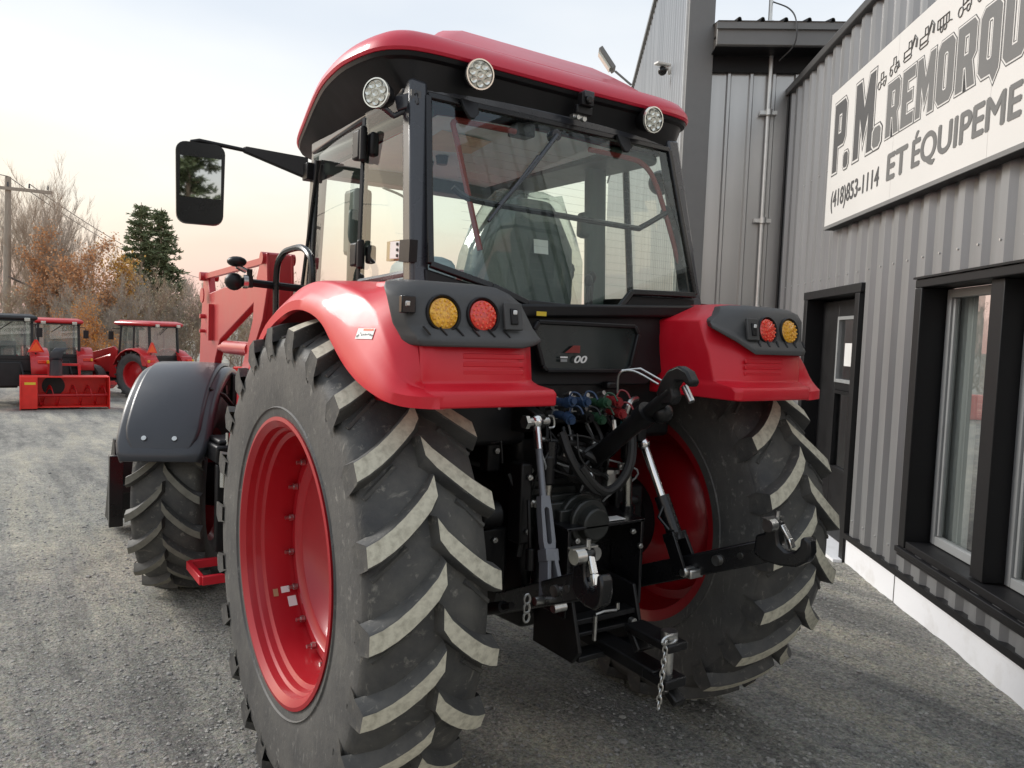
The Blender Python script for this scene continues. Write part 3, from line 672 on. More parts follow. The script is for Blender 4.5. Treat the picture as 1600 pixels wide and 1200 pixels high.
# ---------------- wheels
def make_lug(side, Rtop, w0, w1, xin, xout, sweep, Rbase, Rsh, name, topmat, drop=.018):
    # side -1: towards -X ; angles grow from +Y towards +Z, lug trails by +sweep at the shoulder
    b = MB(); rings = []; n = 7
    for i in range(n):
        u = i/(n-1); x = xin+(xout-xin)*u; th = sweep*(1-(1-u)**1.38)
        rt = Rtop-drop*u*u; rb = Rbase-(drop*1.05*u*u)-.012
        hw = (w0+(w1-w0)*u)/2/Rtop; hb = hw*1.45
        if i == 0: x0t = x+.012
        else: x0t = x
        xt = x0t if i < n-1 else x-.006
        rings.append([(side*x, rb, th-hb), (side*xt, rt-.004, th-hw), (side*xt, rt, th-hw*.86), (side*xt, rt, th+hw*.86), (side*xt, rt-.004, th+hw), (side*x, rb, th+hb)])
    x = xout-.006; hs = w1/2/Rtop*1.15
    rings.append([(side*(x-.012), Rsh, sweep-hs), (side*x, Rsh+.03, sweep-hs*.9), (side*x, Rsh+.032, sweep-hs*.8), (side*x, Rsh+.032, sweep+hs*.8), (side*x, Rsh+.03, sweep+hs*.9), (side*(x-.012), Rsh, sweep+hs)])
    vs = []
    for r in rings: vs += [(x_, r_*cos(t_), r_*sin(t_)) for x_, r_, t_ in r]
    k = 6
    for j in range(len(rings)-1):
        for i in range(k-1):
            b.cur = 1 if (i in (2,) and j < len(rings)-2) else 0
            b.v, b.f = b.v, b.f
            b.f.append((j*k+i, j*k+i+1, (j+1)*k+i+1, (j+1)*k+i)); b.mi.append(b.cur)
    b.f.append(tuple(range(k))); b.mi.append(0)
    b.v = vs
    return b.mesh(name, [M['rubber'], topmat], 30)
LUGM = {s: make_lug(s, .888, .074, .070, -.018, .222, .205, .845, .715, 'lug', M['lug_top'], .040) for s in (-1, 1)}
FLUGM = {s: make_lug(s, .672, .056, .052, -.012, .212, .29, .632, .565, 'lug', M['lug_top_dirty']) for s in (-1, 1)}
bolt_b = MB(); bolt_b.cyl((-.0, 0, 0), (-.016, 0, 0), .0135, n=6); bolt_b.cyl((-.016, 0, 0), (-.034, 0, 0), .008, n=8); BOLT = {-1: bolt_b.mesh('wheel_bolt', M['zinc'])}
bolt_b = MB(); bolt_b.cyl((0, 0, 0), (.016, 0, 0), .0135, n=6); bolt_b.cyl((.016, 0, 0), (.034, 0, 0), .008, n=8); BOLT[1] = bolt_b.mesh('wheel_bolt', M['zinc'])
def child(name, me, parent, loc=(0, 0, 0), rx=0):
    o_ = bpy.data.objects.new(name, me); COL.objects.link(o_); o_.parent = parent; o_.location = loc; o_.rotation_euler.x = rx; return o_
def rear_wheel(sd, cx):
    x0 = cx; ko = abs(cx)
    # rim and disc, along is measured outward (times sd)
    prof = [(-.17, .512), (-.175, .522), (-.165, .525), (-.155, .505), (-.12, .47), (-.03, .455), (.05, .455), (.075, .475), (.10, .485), (.135, .492), (.15, .505), (.158, .520), (.168, .522), (.170, .508), (.162, .497),
            (.152, .484), (.126, .480), (.118, .470), (.096, .466), (.086, .450), (.045, .444), (-.035, .436), (-.155, .46), (-.17, .512)]
    prof = [(a+(.032 if a > -.04 else -.012), r) for a, r in prof]
    b = MB(); b.lathe([(sd*a, r) for a, r in prof], n=96)
    wheel = b.build('rear_wheel', M['rim_red'], T, smooth=32, loc=(x0, 0, .865))
    b = MB(); b.lathe([(sd*a, r) for a, r in [(.0, .4375), (.006, .432), (.008, .392), (.0, .384), (-.010, .352), (-.022, .345), (-.06, .30), (-.10, .22), (-.105, .16), (-.105, .0)]], n=72)
    b.build('disc', M['rim_red'], wheel, smooth=32)
    b = MB(); b.lathe([(sd*a, r) for a, r in [(-.10, .10), (-.08, .095), (-.075, .08), (-.075, 0)]], n=32); b.build('hub', M['black_cast'], wheel)
    # brackets between disc and barrel
    for i in range(18):
        t = 2*pi*(i+.35)/18
        child('wheel_bolt', BOLT[sd], wheel, (sd*.010, .415*cos(t), .415*sin(t)))
    for i in range(8):
        t = 2*pi*i/8
        child('wheel_bolt', BOLT[sd], wheel, (sd*-.102, .14*cos(t), .14*sin(t)))
    tp = [(-.190, .508), (-.198, .545), (-.204, .61), (-.207, .68), (-.207, .735), (-.206, .770), (-.192, .803), (-.12, .832), (0, .846), (.12, .832), (.192, .803), (.206, .770), (.207, .735), (.207, .68), (.204, .61), (.198, .545), (.190, .508)]
    # finer sidewall with moulded rings
    tp2 = []
    for (a, r), (a1, r1) in zip(tp, tp[1:]): tp2 += [(a, r)]
    tp2.append(tp[-1])
    for s_ in (-1, 1):
        pass
    b = MB(); b.lathe(tp2, n=120)
    b.mi = []
    b.mi = [0 if 5 <= (i % (len(tp2)-1)) <= 10 else 1 for i in range(len(b.f))]
    tyre = b.build('tyre', [M['rubber'], M['rubber_side']], wheel, smooth=50)
    b = MB()
    for s_ in (-1, 1):
        for a, r in ((.199, .556),):
            b.lathe([(s_*a, r-.004), (s_*(a+.006), r), (s_*a, r+.004)], n=96)
    b.build('bead_ring', M['rubber_side'], wheel, smooth=60)
    # small bars between the lugs
    n = 22
    for i in range(n):
        t = 2*pi*i/n+.10
        child('lug', LUGM[-1], wheel, rx=t); child('lug', LUGM[1], wheel, rx=t+pi/n)
    return wheel
rwL = rear_wheel(-1, -.828); rwR = rear_wheel(1, .895)
# raised branding-free wear bars in the tread grooves
gb = MB()
def gbar(side):
    b = MB(); pts = []
    for i in range(6):
        u = i/5; x = side*(.09+.10*u); th = .045+.10*u; r = .838-.034*u
        pts.append((x, r*cos(th), r*sin(th)))
    b.tube(pts, .009, 5); return b.mesh('tread_bar', M['rubber'], 60)
GB = {s: gbar(s) for s in (-1, 1)}
for wl_ in (rwL, rwR):
    for i in range(22):
        t = 2*pi*i/22+.10+pi/22
        child('tread_bar', GB[-1], wl_, rx=t); child('tread_bar', GB[1], wl_, rx=t+pi/22)
# stickers on the left rim barrel
def rim_patch(name, mat, xa, xb, t0, t1, r=.4375):
    b = MB(); k = 6; vs = []
    for i in range(k+1):
        t = t0+(t1-t0)*i/k
        for x in (xa, xb):
            rr = r-.0+(.001 if False else 0)
            f_ = (-x-.0)
            rad = .4335+(x+.035)*-.0 if False else (.436+(-x+.03)*.05)
            vs.append((x, (rad-.003)*cos(t), (rad-.003)*sin(t)))
    b.add(vs, [(2*i, 2*i+1, 2*i+3, 2*i+2) for i in range(k)]); return b.build(name, mat, rwL, fix=False)

# ---------------- front wheels, steered a little to the right
STEER = RAD(-25)
def front_wheel(sd):
    b = MB(); b.lathe([(sd*a, r) for a, r in [(-.15, .372), (-.155, .385), (-.14, .37), (-.05, .335), (.07, .335), (.14, .37), (.155, .385), (.15, .36), (.12, .345), (.03, .32), (-.12, .34), (-.15, .372)]], n=64)
    wh = b.build('front_wheel', M['rim_red'], T, loc=(sd*.785, 2.63, .655)); wh.rotation_euler.z = STEER
    b = MB(); b.lathe([(sd*a, r) for a, r in [(.03, .322), (.02, .27), (.05, .2), (.04, .1), (.04, 0)]], n=48); b.build('disc', M['rim_red'], wh)
    tp = [(-.15, .37), (-.18, .42), (-.203, .49), (-.202, .56), (-.19, .60), (-.16, .618), (0, .632), (.16, .618), (.19, .60), (.202, .56), (.203, .49), (.18, .42), (.15, .37)]
    b = MB(); b.lathe(tp, n=88); b.mi = [0 if 3 <= (i % (len(tp)-1)) <= 8 else 1 for i in range(len(b.f))]
    b.build('tyre', [M['rubber'], M['rubber_side']], wh, smooth=50)
    b = MB(); b.cyl((sd*.03, 0, 0), (sd*-.22, 0, 0), .13, .15, 24); b.cyl((sd*.03, 0, 0), (sd*.10, 0, 0), .11, .09, 20); b.build('hub', M['black_cast'], wh, bevel=.01)
    for i in range(19):
        t = 2*pi*i/19
        child('lug', FLUGM[-1], wh, rx=t); child('lug', FLUGM[1], wh, rx=t+pi/19)
    # mudguard over the tyre, turning with it
    b = MB(); rows = []
    for i in range(29):
        t = RAD(160-120*i/28); R = .764+.012*sin(pi*i/28); kx = 1-.16*max(0, 1-i/2.5)**2-.10*max(0, (i-24)/4)**2; fl = .022*max(0, 1-i/4)**1.5
        sec = []
        for x, dr_ in ((-.258, -.06), (-.256, -.03), (-.248, -.010), (-.228, .0), (-.12, .006), (0, .008), (.12, .006), (.228, .0), (.248, -.010), (.256, -.03), (.258, -.06)):
            rr_ = R+dr_+fl; sec.append(V(x*kx, rr_*cos(t), rr_*sin(t)))
        rows.append(sec)
    b.loft(rows, closed=False)
    pan = []
    for i in range(24):
        t = RAD(154.5-108*i/23); R = .776+.012*sin(pi*(i+2)/28); kx = 1-.20*max(0, 1-i/2.2)**2-.2*max(0, (i-20)/3)**2
        pan.append([V(x*kx, (R+d_-(.010 if i in (0, 23) else 0))*cos(t), (R+d_-(.010 if i in (0, 23) else 0))*sin(t)) for x, d_ in ((-.205, -.004), (-.197, .009), (-.185, .013), (0, .018), (.185, .013), (.197, .009), (.205, -.004))])
    bp2_ = MB(); bp2_.loft(pan, closed=False); bp2_.build('mudguard_panel', M['fender_black'], wh, smooth=60, fix=False)
    fd = b.build('front_mudguard', M['fender_black'], wh, smooth=60, solid=.012, fix=False)
    b = MB()
    for x in (-.09, .075):
        t = RAD(150.5); rr = .797; p = V(x, rr*cos(t), rr*sin(t)); q = V(0, cos(t), sin(t)); b.cyl(p-q*.004, p+q*.009, .014, n=12)
    b.build('mudguard_bolt', M['zinc'], wh)
    b = MB(); b.tube([V(sd*-.20, -.05, .10), V(sd*-.27, -.05, .35), V(sd*-.27, -.02, .72), V(sd*-.15, 0, .78)], .022, 8); b.tube([V(sd*-.27, .02, .5), V(sd*-.27, -.35, .62), V(sd*-.2, -.42, .66)], .014, 8)
    b.build('mudguard_bracket', M['black_cast'], wh)
    return wh
fwL = front_wheel(-1); fwR = front_wheel(1)
b = MB(); b.beam((-.6, 2.62, .655), (.6, 2.62, .655), .16, .16); b.bx(-.2, .2, 2.45, 2.9, .5, .85); b.build('front_axle', M['black_cast'], T, bevel=.02)

# ---------------- rear fenders
ROWS = [  # lip, shoulder, crown, inner
 [(-1.0, .53, 1.535), (-.985, .545, 1.575), (-.93, .56, 1.60), (-.66, .56, 1.61)],
 [(-1.0, .44, 1.620), (-.985, .455, 1.660), (-.93, .465, 1.69), (-.66, .47, 1.70)],
 [(-1.0, .30, 1.718), (-.985, .31, 1.760), (-.93, .315, 1.792), (-.66, .32, 1.805)],
 [(-1.0, .11, 1.784), (-.985, .11, 1.828), (-.93, .11, 1.858), (-.66, .11, 1.868)],
 [(-1.0, -.05, 1.808), (-.985, -.05, 1.853), (-.93, -.06, 1.880), (-.66, -.06, 1.89)],
 [(-1.0, -.20, 1.795), (-.985, -.21, 1.842), (-.93, -.22, 1.872), (-.66, -.22, 1.888)],
 [(-1.0, -.32, 1.758), (-.985, -.34, 1.805), (-.93, -.37, 1.845), (-.72, -.37, 1.882)],
 [(-1.0, -.41, 1.700), (-.985, -.44, 1.752), (-.935, -.49, 1.81), (-.86, -.50, 1.852)],
 [(-1.0, -.52, 1.633), (-.988, -.55, 1.685), (-.945, -.61, 1.745), (-.885, -.66, 1.80)],
 [(-1.0, -.64, 1.583), (-.99, -.665, 1.625), (-.95, -.71, 1.665), (-.88, -.745, 1.70)],
 [(-.985, -.75, 1.552), (-.972, -.755, 1.582), (-.94, -.765, 1.602), (-.875, -.765, 1.625)],
 [(-.955, -.81, 1.538), (-.943, -.803, 1.556), (-.918, -.79, 1.568), (-.87, -.77, 1.580)],
 [(-.908, -.840, 1.533), (-.902, -.832, 1.547), (-.885, -.803, 1.556), (-.86, -.772, 1.560)],
 [(-.845, -.841, 1.531), (-.845, -.834, 1.543), (-.85, -.79, 1.550), (-.85, -.77, 1.556)]]
def fender(sd):
    cols = []
    for c_ in range(4): cols.append(catmull([r[c_] for r in ROWS], 4))
    n = len(cols[0]); rows = []
    for i in range(n):
        P4 = [cols[c_][i] for c_ in range(4)]
        rad = Vector((0, P4[0].y, P4[0].z-.86)).normalized()
        kk = min(1, max(0, (-P4[0].y-.55)/.2)); rad = rad.lerp(V(0, 0, .98), kk)
        lip0 = P4[0]-rad*.036+V(.022, 0, 0); lip1 = P4[0]-rad*.034
        fine = [P4[0], P4[0].lerp(P4[2], .4)+V(-.002, 0, .001)]+catmull([P4[0].lerp(P4[2], .82), P4[2]+(P4[2]-P4[0])*.02-V(0, 0, .004), P4[2].lerp(P4[3], .16)], 3)+[P4[2].lerp(P4[3], .55), P4[3]]
        rows.append([lip0, lip1]+fine)
    b = MB(); b.loft(rows, closed=False)
    if sd > 0: b.v = [(-x, y, z) for x, y, z in b.v]
    fo = b.build('rear_fender', M['red'], T, smooth=40, solid=.0, fix=False)
    if sd > 0: fo.data.flip_normals()
    # lamp block: rings from the flange upwards (inner front, inner rear, ..., outer front)
    def ring(z, xi, xc, xo, yr, xf, yf, k=.03, yi=.10, zi=None, xof=None, zf=None):
        # inner front, inner rear, chamfer end, outer rear (rounded), outer front
        zi = z if zi is None else zi; zf = zi if zf is None else zf
        pts = [(xf, yf, zf), (xi, yr+yi, zi), (xi+(xc-xi)*.5, yr+yi*.36, (z+zi)/2), (xc, yr, z), (xo-k*1.4, yr, z), (xo-k*.45, yr+k*.4, z), (xo, yr+k*1.4, z), (xof or xo, yf, zf)]
        return [V(sd*x, y, q) for x, y, q in pts]
    b = MB()
    rg = [ring(1.497, .42, .44, .91, -.842, .43, -.30, .05, .02), ring(1.535, .42, .44, .91, -.845, .43, -.30, .05, .02), ring(1.547, .424, .445, .90, -.838, .43, -.30, .05, .03), ring(1.556, .43, .49, .89, -.798, .435, -.30, .03, .06), ring(1.568, .432, .52, .885, -.784, .435, -.30, .03, .08),
          ring(1.675, .425, .56, .883, -.780, .435, -.33, .03, .10), ring(1.73, .425, .56, .88, -.745, .435, -.35, .03, .09), ring(1.80, .44, .58, .88, -.70, .44, -.38, .03, .09), ring(1.872, .60, .66, .84, -.60, .63, -.38, .03, .06)]
    b.loft(rg); b.build('fender_rear', M['red'], fo, bevel=.006, seg=3)
    # recessed louvres in the rear face
    b = MB()
    for k in range(3):
        z = 1.59+.024*k; b.bx(min(sd*.52, sd*.74), max(sd*.52, sd*.74), -.7835, -.7765, z, z+.017)
    b.build('louvre', M['red'], fo, bevel=.003)
    # grey lamp housing
    h = MB()
    HI = (dict(zi=1.690, zf=1.76) if sd < 0 else dict(zi=1.768, zf=1.80))
    hr = [ring(1.672, .405, .545, .905, -.808, .56, -.50, .06, .10, xof=.84, **HI), ring(1.690, .402, .545, .915, -.808, .56, -.50, .06, .10, zi=HI['zi']+.012, zf=HI['zf']+.01, xof=.84), ring(1.703, .405, .545, .918, -.799, .56, -.50, .06, .10, zi=HI['zi']+.02, zf=HI['zf']+.015, xof=.84),
          ring(1.727, .415, .545, .928, -.771, .56, -.50, .05, .08, zi=max(1.727, HI['zi']+.024), zf=max(1.727, HI['zf']+.02), xof=.84), ring(1.735, .42, .55, .931, -.7665, .56, -.50, .05, .08, zi=max(1.735, HI['zi']+.028), zf=max(1.735, HI['zf']+.025), xof=.84),
          ring(1.812, .465, .56, .945, -.752, .58, -.50, .05, .08, zi=1.815, zf=1.83, xof=.85), ring(1.842, .50, .575, .943, -.738, .60, -.51, .06, .08, zf=1.85, xof=.85), ring(1.860, .535, .60, .925, -.708, .61, -.52, .06, .08, zf=1.862, xof=.85), ring(1.868, .60, .64, .89, -.66, .64, -.53, .05, .04, xof=.82)]
    h.loft(hr); ho = h.build('lamp_housing', M['housing'], fo, bevel=.006, seg=3)
    b = MB()
    for k in range(6):
        x = .585+.055*k; b.beam((sd*x, -.797, 1.7055), (sd*(x+.012), -.776, 1.7285), .006, .004)
    b.build('housing_rib', M['black'], fo)
    for nm, x, mt in (('indicator_lamp', .800, 'amber'), ('tail_lamp', .664, 'red_lens')):
        c_ = V(sd*x, -.760, 1.768); nrm = V(0, -1, .17).normalized()
        b = MB(); b.lathe([(-.012, .058), (.006, .058), (.010, .054), (.006, .049), (-.004, .047)], c=c_, axis=nrm, n=32); b.cur = 1
        b.lathe([(-.002, .0475), (.005, .046), (.010, .036), (.012, .0)], c=c_, axis=nrm, n=32)
        u_, v_ = frame(nrm)
        b.cur = 2
        for ring_, cnt in ((.012, 5), (.025, 10), (.038, 15)):
            for i in range(cnt):
                t = 2*pi*i/cnt; p = c_+u_*cos(t)*ring_+v_*sin(t)*ring_+nrm*(.0115-.12*ring_*ring_*8*.5); b.ball(p, .0042, 6)
        dk = {'amber': 'amber', 'red_lens': 'red_lens'}[mt]
        b.build(nm, [M['black'], M[mt], M[mt+'_dot']], fo, smooth=50)
    # hitch switch pad
    b = MB(); x = .562 if sd < 0 else .562
    b.box((sd*x, -.772, 1.770), (.066, .012, .085), Matrix.Rotation(-.17, 3, 'X')); b.cur = 1; b.box((sd*x, -.7785, 1.770), (.026, .012, .05), Matrix.Rotation(-.17, 3, 'X')); b.cur = 2; b.box((sd*x, -.785, 1.783), (.014, .006, .014))
    b.build('hitch_switch', [M['housing'], M['black'], M['white']], fo, bevel=.004)
    if sd < 0:
        b = MB(); b.box((-.912, -.752, 1.79), (.045, .02, .05)); b.cur = 1; b.box((-.916, -.7625, 1.792), (.016, .006, .016)); b.build('socket', [M['black_gloss'], M['zinc']], fo, bevel=.006)
    return fo
def dots(name, col): return pm(name, col, .15, coat=.8, var=.1)
M['amber_dot'] = dots('amber lens bead', (1.0, .52, .06)); M['red_lens_dot'] = dots('red lens bead', (1.0, .12, .05))
fenL = fender(-1); fenR = fender(1)
def quad_on(name, mat, p, u_, v_, w_, h_, parent, n_off=.003):
    u_, v_ = Vector(u_).normalized(), Vector(v_).normalized(); nn = u_.cross(v_); p = Vector(p)+nn*n_off
    b = MB(); b.add([p-u_*w_/2-v_*h_/2, p+u_*w_/2-v_*h_/2, p+u_*w_/2+v_*h_/2, p-u_*w_/2+v_*h_/2], [(0, 1, 2, 3)]); return b.build(name, mat, parent, fix=False)

# ---------------- cab
RY = lambda z: -.225-(2.555-z)*.238      # rear glass plane
cab = MB()
for s_ in (-1, 1):
    cab.beam((s_*.682, -.352, 1.80), (s_*.630, -.190, 2.60), .072, .07, up=(0, 1, 0))
    cab.beam((s_*.60, 1.03, 1.05), (s_*.565, .93, 2.58), .06, .09, up=(0, 1, 0))
cab.beam((-.66, -.19, 2.585), (.66, -.19, 2.585), .05, .05); cab.beam((-.58, .95, 2.55), (.58, .95, 2.55), .12, .1)
for s_ in (-1, 1): cab.beam((s_*.64, -.19, 2.585), (s_*.57, .95, 2.57), .07, .06)
cabo = cab.build('cab', M['pillar'], T, bevel=.014, seg=3)
b = MB()
for s_ in (-1, 1):
    b.tube([(s_*.705, .085, 1.78), (s_*.702, .09, 1.95), (s_*.675, .13, 2.53)], .017, 8)
    b.tube([(s_*.632, 1.0, 1.2), (s_*.625, .985, 1.9), (s_*.60, .885, 2.44), (s_*.605, .86, 2.50)], .009, 6)
    b.tube([(s_*.69, -.30, 1.915), (s_*.712, .07, 1.895)], .012, 6)
b.build('door_post', M['black_gloss'], cabo)
def pane(name, pts, mat, parent=None, th=.006):
    b = MB(); p = [Vector(q) for q in pts]; nn = (p[1]-p[0]).cross(p[2]-p[0]).normalized(); b.add(p, [tuple(range(len(p)))])
    o_ = b.build(name, mat, parent or cabo, fix=False, smooth=0); return o_
for s_ in (-1, 1):
    pane('side_window', [(s_*.698, -.30, 1.91), (s_*.712, .08, 1.90), (s_*.683, .125, 2.55), (s_*.652, -.18, 2.56)], M['glass_side'])
    b = MB(); rows = []
    for i in range(7):
        u = i/6; rows.append([V(s_*(.708-.08*u+.02*sin(pi*u)-zz*.04), .10+.87*u-zz*.05*u, 1.15+zz*1.37) for zz in (0, .25, .5, .75, 1)])
    b.loft(rows, closed=False); b.build('door_window', M['glass_side'], cabo, fix=False, smooth=180)
b = MB(); rows = []
for i in range(11):
    u = i/10; x = -.56+1.12*u; rows.append([V(x, 1.05+.14*sin(pi*u)-.10*zz, 1.45+1.08*zz) for zz in (0, .33, .66, 1)])
b.loft(rows, closed=False); b.build('windscreen', M['glass_side'], cabo, fix=False, smooth=180)
rwp = [(-.598, 2.553), (-.645, 1.945), (-.40, 1.885), (-.25, 1.832), (.178, 1.818), (.275, 1.905), (.648, 1.915), (.598, 2.553)]
pane('rear_window', [(x, RY(z)-.006, z) for x, z in rwp], M['glass'])
b = MB(); loop = [V(x, RY(z)-.006, z) for x, z in rwp]
for i in range(len(loop)):
    b.beam(loop[i], loop[(i+1) % len(loop)], .024, .020, up=(0, -1, .2))
b.build('rear_window_frame', M['black_gloss'], cabo, bevel=.004)
# wires of the window heater are too fine to pick apart: one part
b = MB()
for k in range(17):
    z = 1.93+.031*k; y = RY(z)-.0035
    b.beam((-.50, y, z), (.55, y, z-.004), .0005, .0005)
b.build('heater_wire', M['wire'], cabo)
# rear lower panel with small window
b = MB(); b.prism([(-.66, -.372, 1.93), (-.66, -.40, 1.70), (-.34, -.43, 1.53), (.34, -.43, 1.53), (.66, -.40, 1.70), (.66, -.372, 1.90), (.29, -.376, 1.895), (.20, -.395, 1.808), (-.25, -.395, 1.82), (-.40, -.384, 1.872)], (0, .05, 0))
b.build('rear_panel', M['black'], cabo, bevel=.006)
b = MB(); b.beam((-.36, -.405, 1.800), (.64, -.40, 1.845), .05, .05, up=(0, -1, 0)); b.build('rear_sill', M['black'], cabo, bevel=.01)
low = [(-.235, 1.765), (-.255, 1.735), (-.215, 1.605), (-.195, 1.588), (.195, 1.588), (.218, 1.605), (.258, 1.735), (.24, 1.765)]
b = MB(); lp = [V(x, -.452+(1.765-z)*-.06, z) for x, z in low]
for i in range(len(lp)): b.beam(lp[i], lp[(i+1) % len(lp)], .016, .022, up=(0, -1, 0))
b.build('lower_window_frame', M['black'], cabo, bevel=.004)
b = MB(); b.add([V(p.x, p.y+.004, p.z) for p in lp], [tuple(range(len(lp)))]); b.build('lower_window', M['dark_glass'] if 'dark_glass' in M else M['black_gloss'], cabo, fix=False)
# model number and emblem behind the lower window
yb = -.462
fit_mesh(text_mesh('00', .03, shear=.25), 'model_number', M['white'], lambda u, q: V(u, -.470, q), (-.073, -.010, 1.617, 1.645), cabo)
b = MB(); b.box((-.122, -.470, 1.638), (.034, .002, .006)); b.build('emblem_bar', M['white'], cabo)
b = MB(); b.box((-.122, -.470, 1.626), (.030, .002, .010)); b.build('emblem_text', M['vinyl'], cabo)
b = MB(); b.prism([(-.115, -.468, 1.655), (-.045, -.468, 1.655), (-.045, -.468, 1.683), (-.075, -.468, 1.683)], (0, .002, 0)); b.build('emblem', M['seal'], cabo)
quad_on('sticker', M['yellow'], (-.222, -.452, 1.795), (1, 0, 0), (0, 0, 1), .045, .016, cabo)
# ---------------- roof
SEAM = [(0, -.258), (.40, -.262), (.60, -.256), (.70, -.225), (.765, -.14), (.795, .03), (.790, .20), (.757, .43), (.67, .85), (.60, 1.15), (.5, 1.28), (.3, 1.33), (0, 1.35)]
LOWR = [(0, -.200), (.40, -.205), (.60, -.212), (.645, -.205), (.665, -.17), (.665, -.05), (.655, .10), (.640, .28), (.605, .72), (.575, .98), (.48, 1.08), (.29, 1.12), (0, 1.14)]
def sympath(h, z, k=4):
    full = [(x, y) for x, y in h]+[(-x, y) for x, y in h[-2:0:-1]]
    return catmull([(x, y, z) for x, y in full], k, closed=True)
seam = sympath(SEAM, 2.70); lowr = sympath(LOWR, 2.56)
CEN = V(0, .5, 0)
def inset(pts, d, z):
    o_ = []; n = len(pts)
    for i in range(n):
        t = pts[(i+1) % n]-pts[i-1]; nn = V(t.y, -t.x, 0).normalized(); o_.append(V(pts[i].x-nn.x*d, pts[i].y-nn.y*d, z))
    return o_
def scale_in(pts, k, z, dz=lambda p: 0):
    return [V(p.x*k, CEN.y+(p.y-CEN.y)*k, z+dz(p)) for p in pts]
drp = lambda p: -.10*max(0, (p.y-.35))**1.5
def dr(ring): 
    for p in ring: p.z += drp(p)
    return ring
b = MB()
rings = [inset(seam, .03, 2.69), inset(seam, -.004, 2.692), inset(seam, -.010, 2.702), inset(seam, -.006, 2.722), inset(seam, .010, 2.745), inset(seam, .030, 2.765), inset(seam, .055, 2.779), inset(seam, .105, 2.795), inset(seam, .15, 2.800)]
rings += [scale_in(seam, .62, 2.806), scale_in(seam, .42, 2.81), scale_in(seam, .2, 2.812)]
b.loft([dr(r) for r in rings], cap0=False); roof = b.build('roof', M['roof_red'], T, smooth=38)
b = MB()  # raised centre of the roof
def rr(x0, x1, y0, y1, z0, zf): return [V(x0, y0, z0), V(x1, y0, z0), V(x1, y1, zf), V(x0, y1, zf)]
hump = []
for z, xx, yr, yf in ((2.79, .545, -.17, 1.12), (2.83, .50, -.12, 1.06), (2.875, .445, -.055, 1.0), (2.910, .395, .0, .96), (2.921, .34, .05, .92)):
    P = [(-xx, yr+.05), (-xx+.06, yr), (xx-.06, yr), (xx, yr+.05), (xx*.92, yf-.05), (xx*.92-.06, yf), (-xx*.92+.06, yf), (-xx*.92, yf-.05)]
    hump.append([V(x, y, z-.06*max(0, y-.3)) for x, y in P])
b.loft(hump); b.build('roof_top', M['roof_red'], roof, bevel=.02, seg=3, smooth=50)
b = MB(); b.loft([dr(inset(seam, .012, 2.700)), dr(inset(seam, .000, 2.690)), dr(inset(seam, .006, 2.676)), dr(inset(seam, .022, 2.668)), lowr, inset(lowr, .04, 2.545)], cap0=False, cap1=False)
b.build('roof_skirt', M['black'], roof, smooth=40)
# lamp recesses (dark bezels) and work lights
def work_light(c_, nrm, r, mount=None, front=True):
    nrm = Vector(nrm).normalized(); b = MB(); c_ = Vector(c_)
    b.lathe([(-.075, .0), (-.075, r*.55), (-.045, r*.85), (-.012, r*1.02), (.004, r*1.04), (.008, r*.99), (.002, r*.95)], c=c_, axis=nrm, n=32)
    for i in range(14):
        pass
    wlo = b.build('work_light', M['black'], T, smooth=40)
    b = MB(); b.lathe([(.0, r*1.045), (.010, r*1.03), (.010, r*.94)], c=c_, axis=nrm, n=32); b.build('lamp_rim', M['lamp_led'], wlo)
    b = MB(); b.lathe([(.004, r*.95), (.006, r*.5), (.0065, 0)], c=c_, axis=nrm, n=32)
    b.build('lens', M['lamp_lens'], wlo)
    u_, v_ = frame(nrm)
    b = MB()
    for cnt, rad in ((1, 0), (7, r*.62)):
        for i in range(cnt):
            p = c_+u_*cos(2*pi*i/cnt+.2)*rad+v_*sin(2*pi*i/cnt+.2)*rad
            b.lathe([(.006, r*.27), (.0105, r*.24), (.006, r*.13), (.004, r*.05), (.0045, 0)], c=p, axis=nrm, n=14)
    b.build('led_cup', M['lamp_led'], wlo)
    return wlo
work_light((-.428, -.300, 2.645), (-.15, -1, -.12), .052); work_light((.428, -.300, 2.640), (.02, -1, -.12), .052)
sl = work_light((-.775, -.19, 2.535), (-.85, -.55, -.02), .050)
b = MB(); b.beam((-.69, -.175, 2.515), (-.635, -.235, 2.535), .035, .05); b.tube([(-.755, -.18, 2.50), (-.70, -.17, 2.475), (-.66, -.2, 2.50)], .012, 6); b.build('lamp_bracket', M['pillar'], sl, bevel=.004)
b = MB(); b.beam((-.648, -.232, 2.47), (-.648, -.236, 2.56), .038, .008, up=(0, -1, 0)); b.cur = 1
for k in range(3): b.cyl((-.648, -.238, 2.49+.027*k), (-.648, -.243, 2.49+.027*k), .007, n=10)
b.build('hinge_plate', [M['pillar'], M['trim_black']], cabo)
work_light((.735, -.05, 2.455), (.80, .55, 0), .055)
b = MB(); b.bx(.64, .72, -.16, -.10, 2.44, 2.47); b.build('lamp_arm', M['black'], cabo)
b = MB(); b.bx(.045, .105, -.305, -.27, 2.63, 2.68); b.bx(.035, .115, -.285, -.262, 2.60, 2.635); b.cur = 1; b.cyl((.075, -.305, 2.652), (.075, -.318, 2.652), .016)
b.cur = 2; b.bx(.052, .10, -.312, -.27, 2.66, 2.687); rc = b.build('rear_camera', [M['black'], M['black_gloss'], M['fender_black']], T, bevel=.004)
b = MB(); b.bx(.03, .10, -.268, -.245, 2.585, 2.60); b.cyl((.045, -.27, 2.585), (.045, -.285, 2.585), .009); b.cyl((.075, -.27, 2.582), (.075, -.285, 2.582), .009); b.build('camera_bracket', M['zinc'], rc)
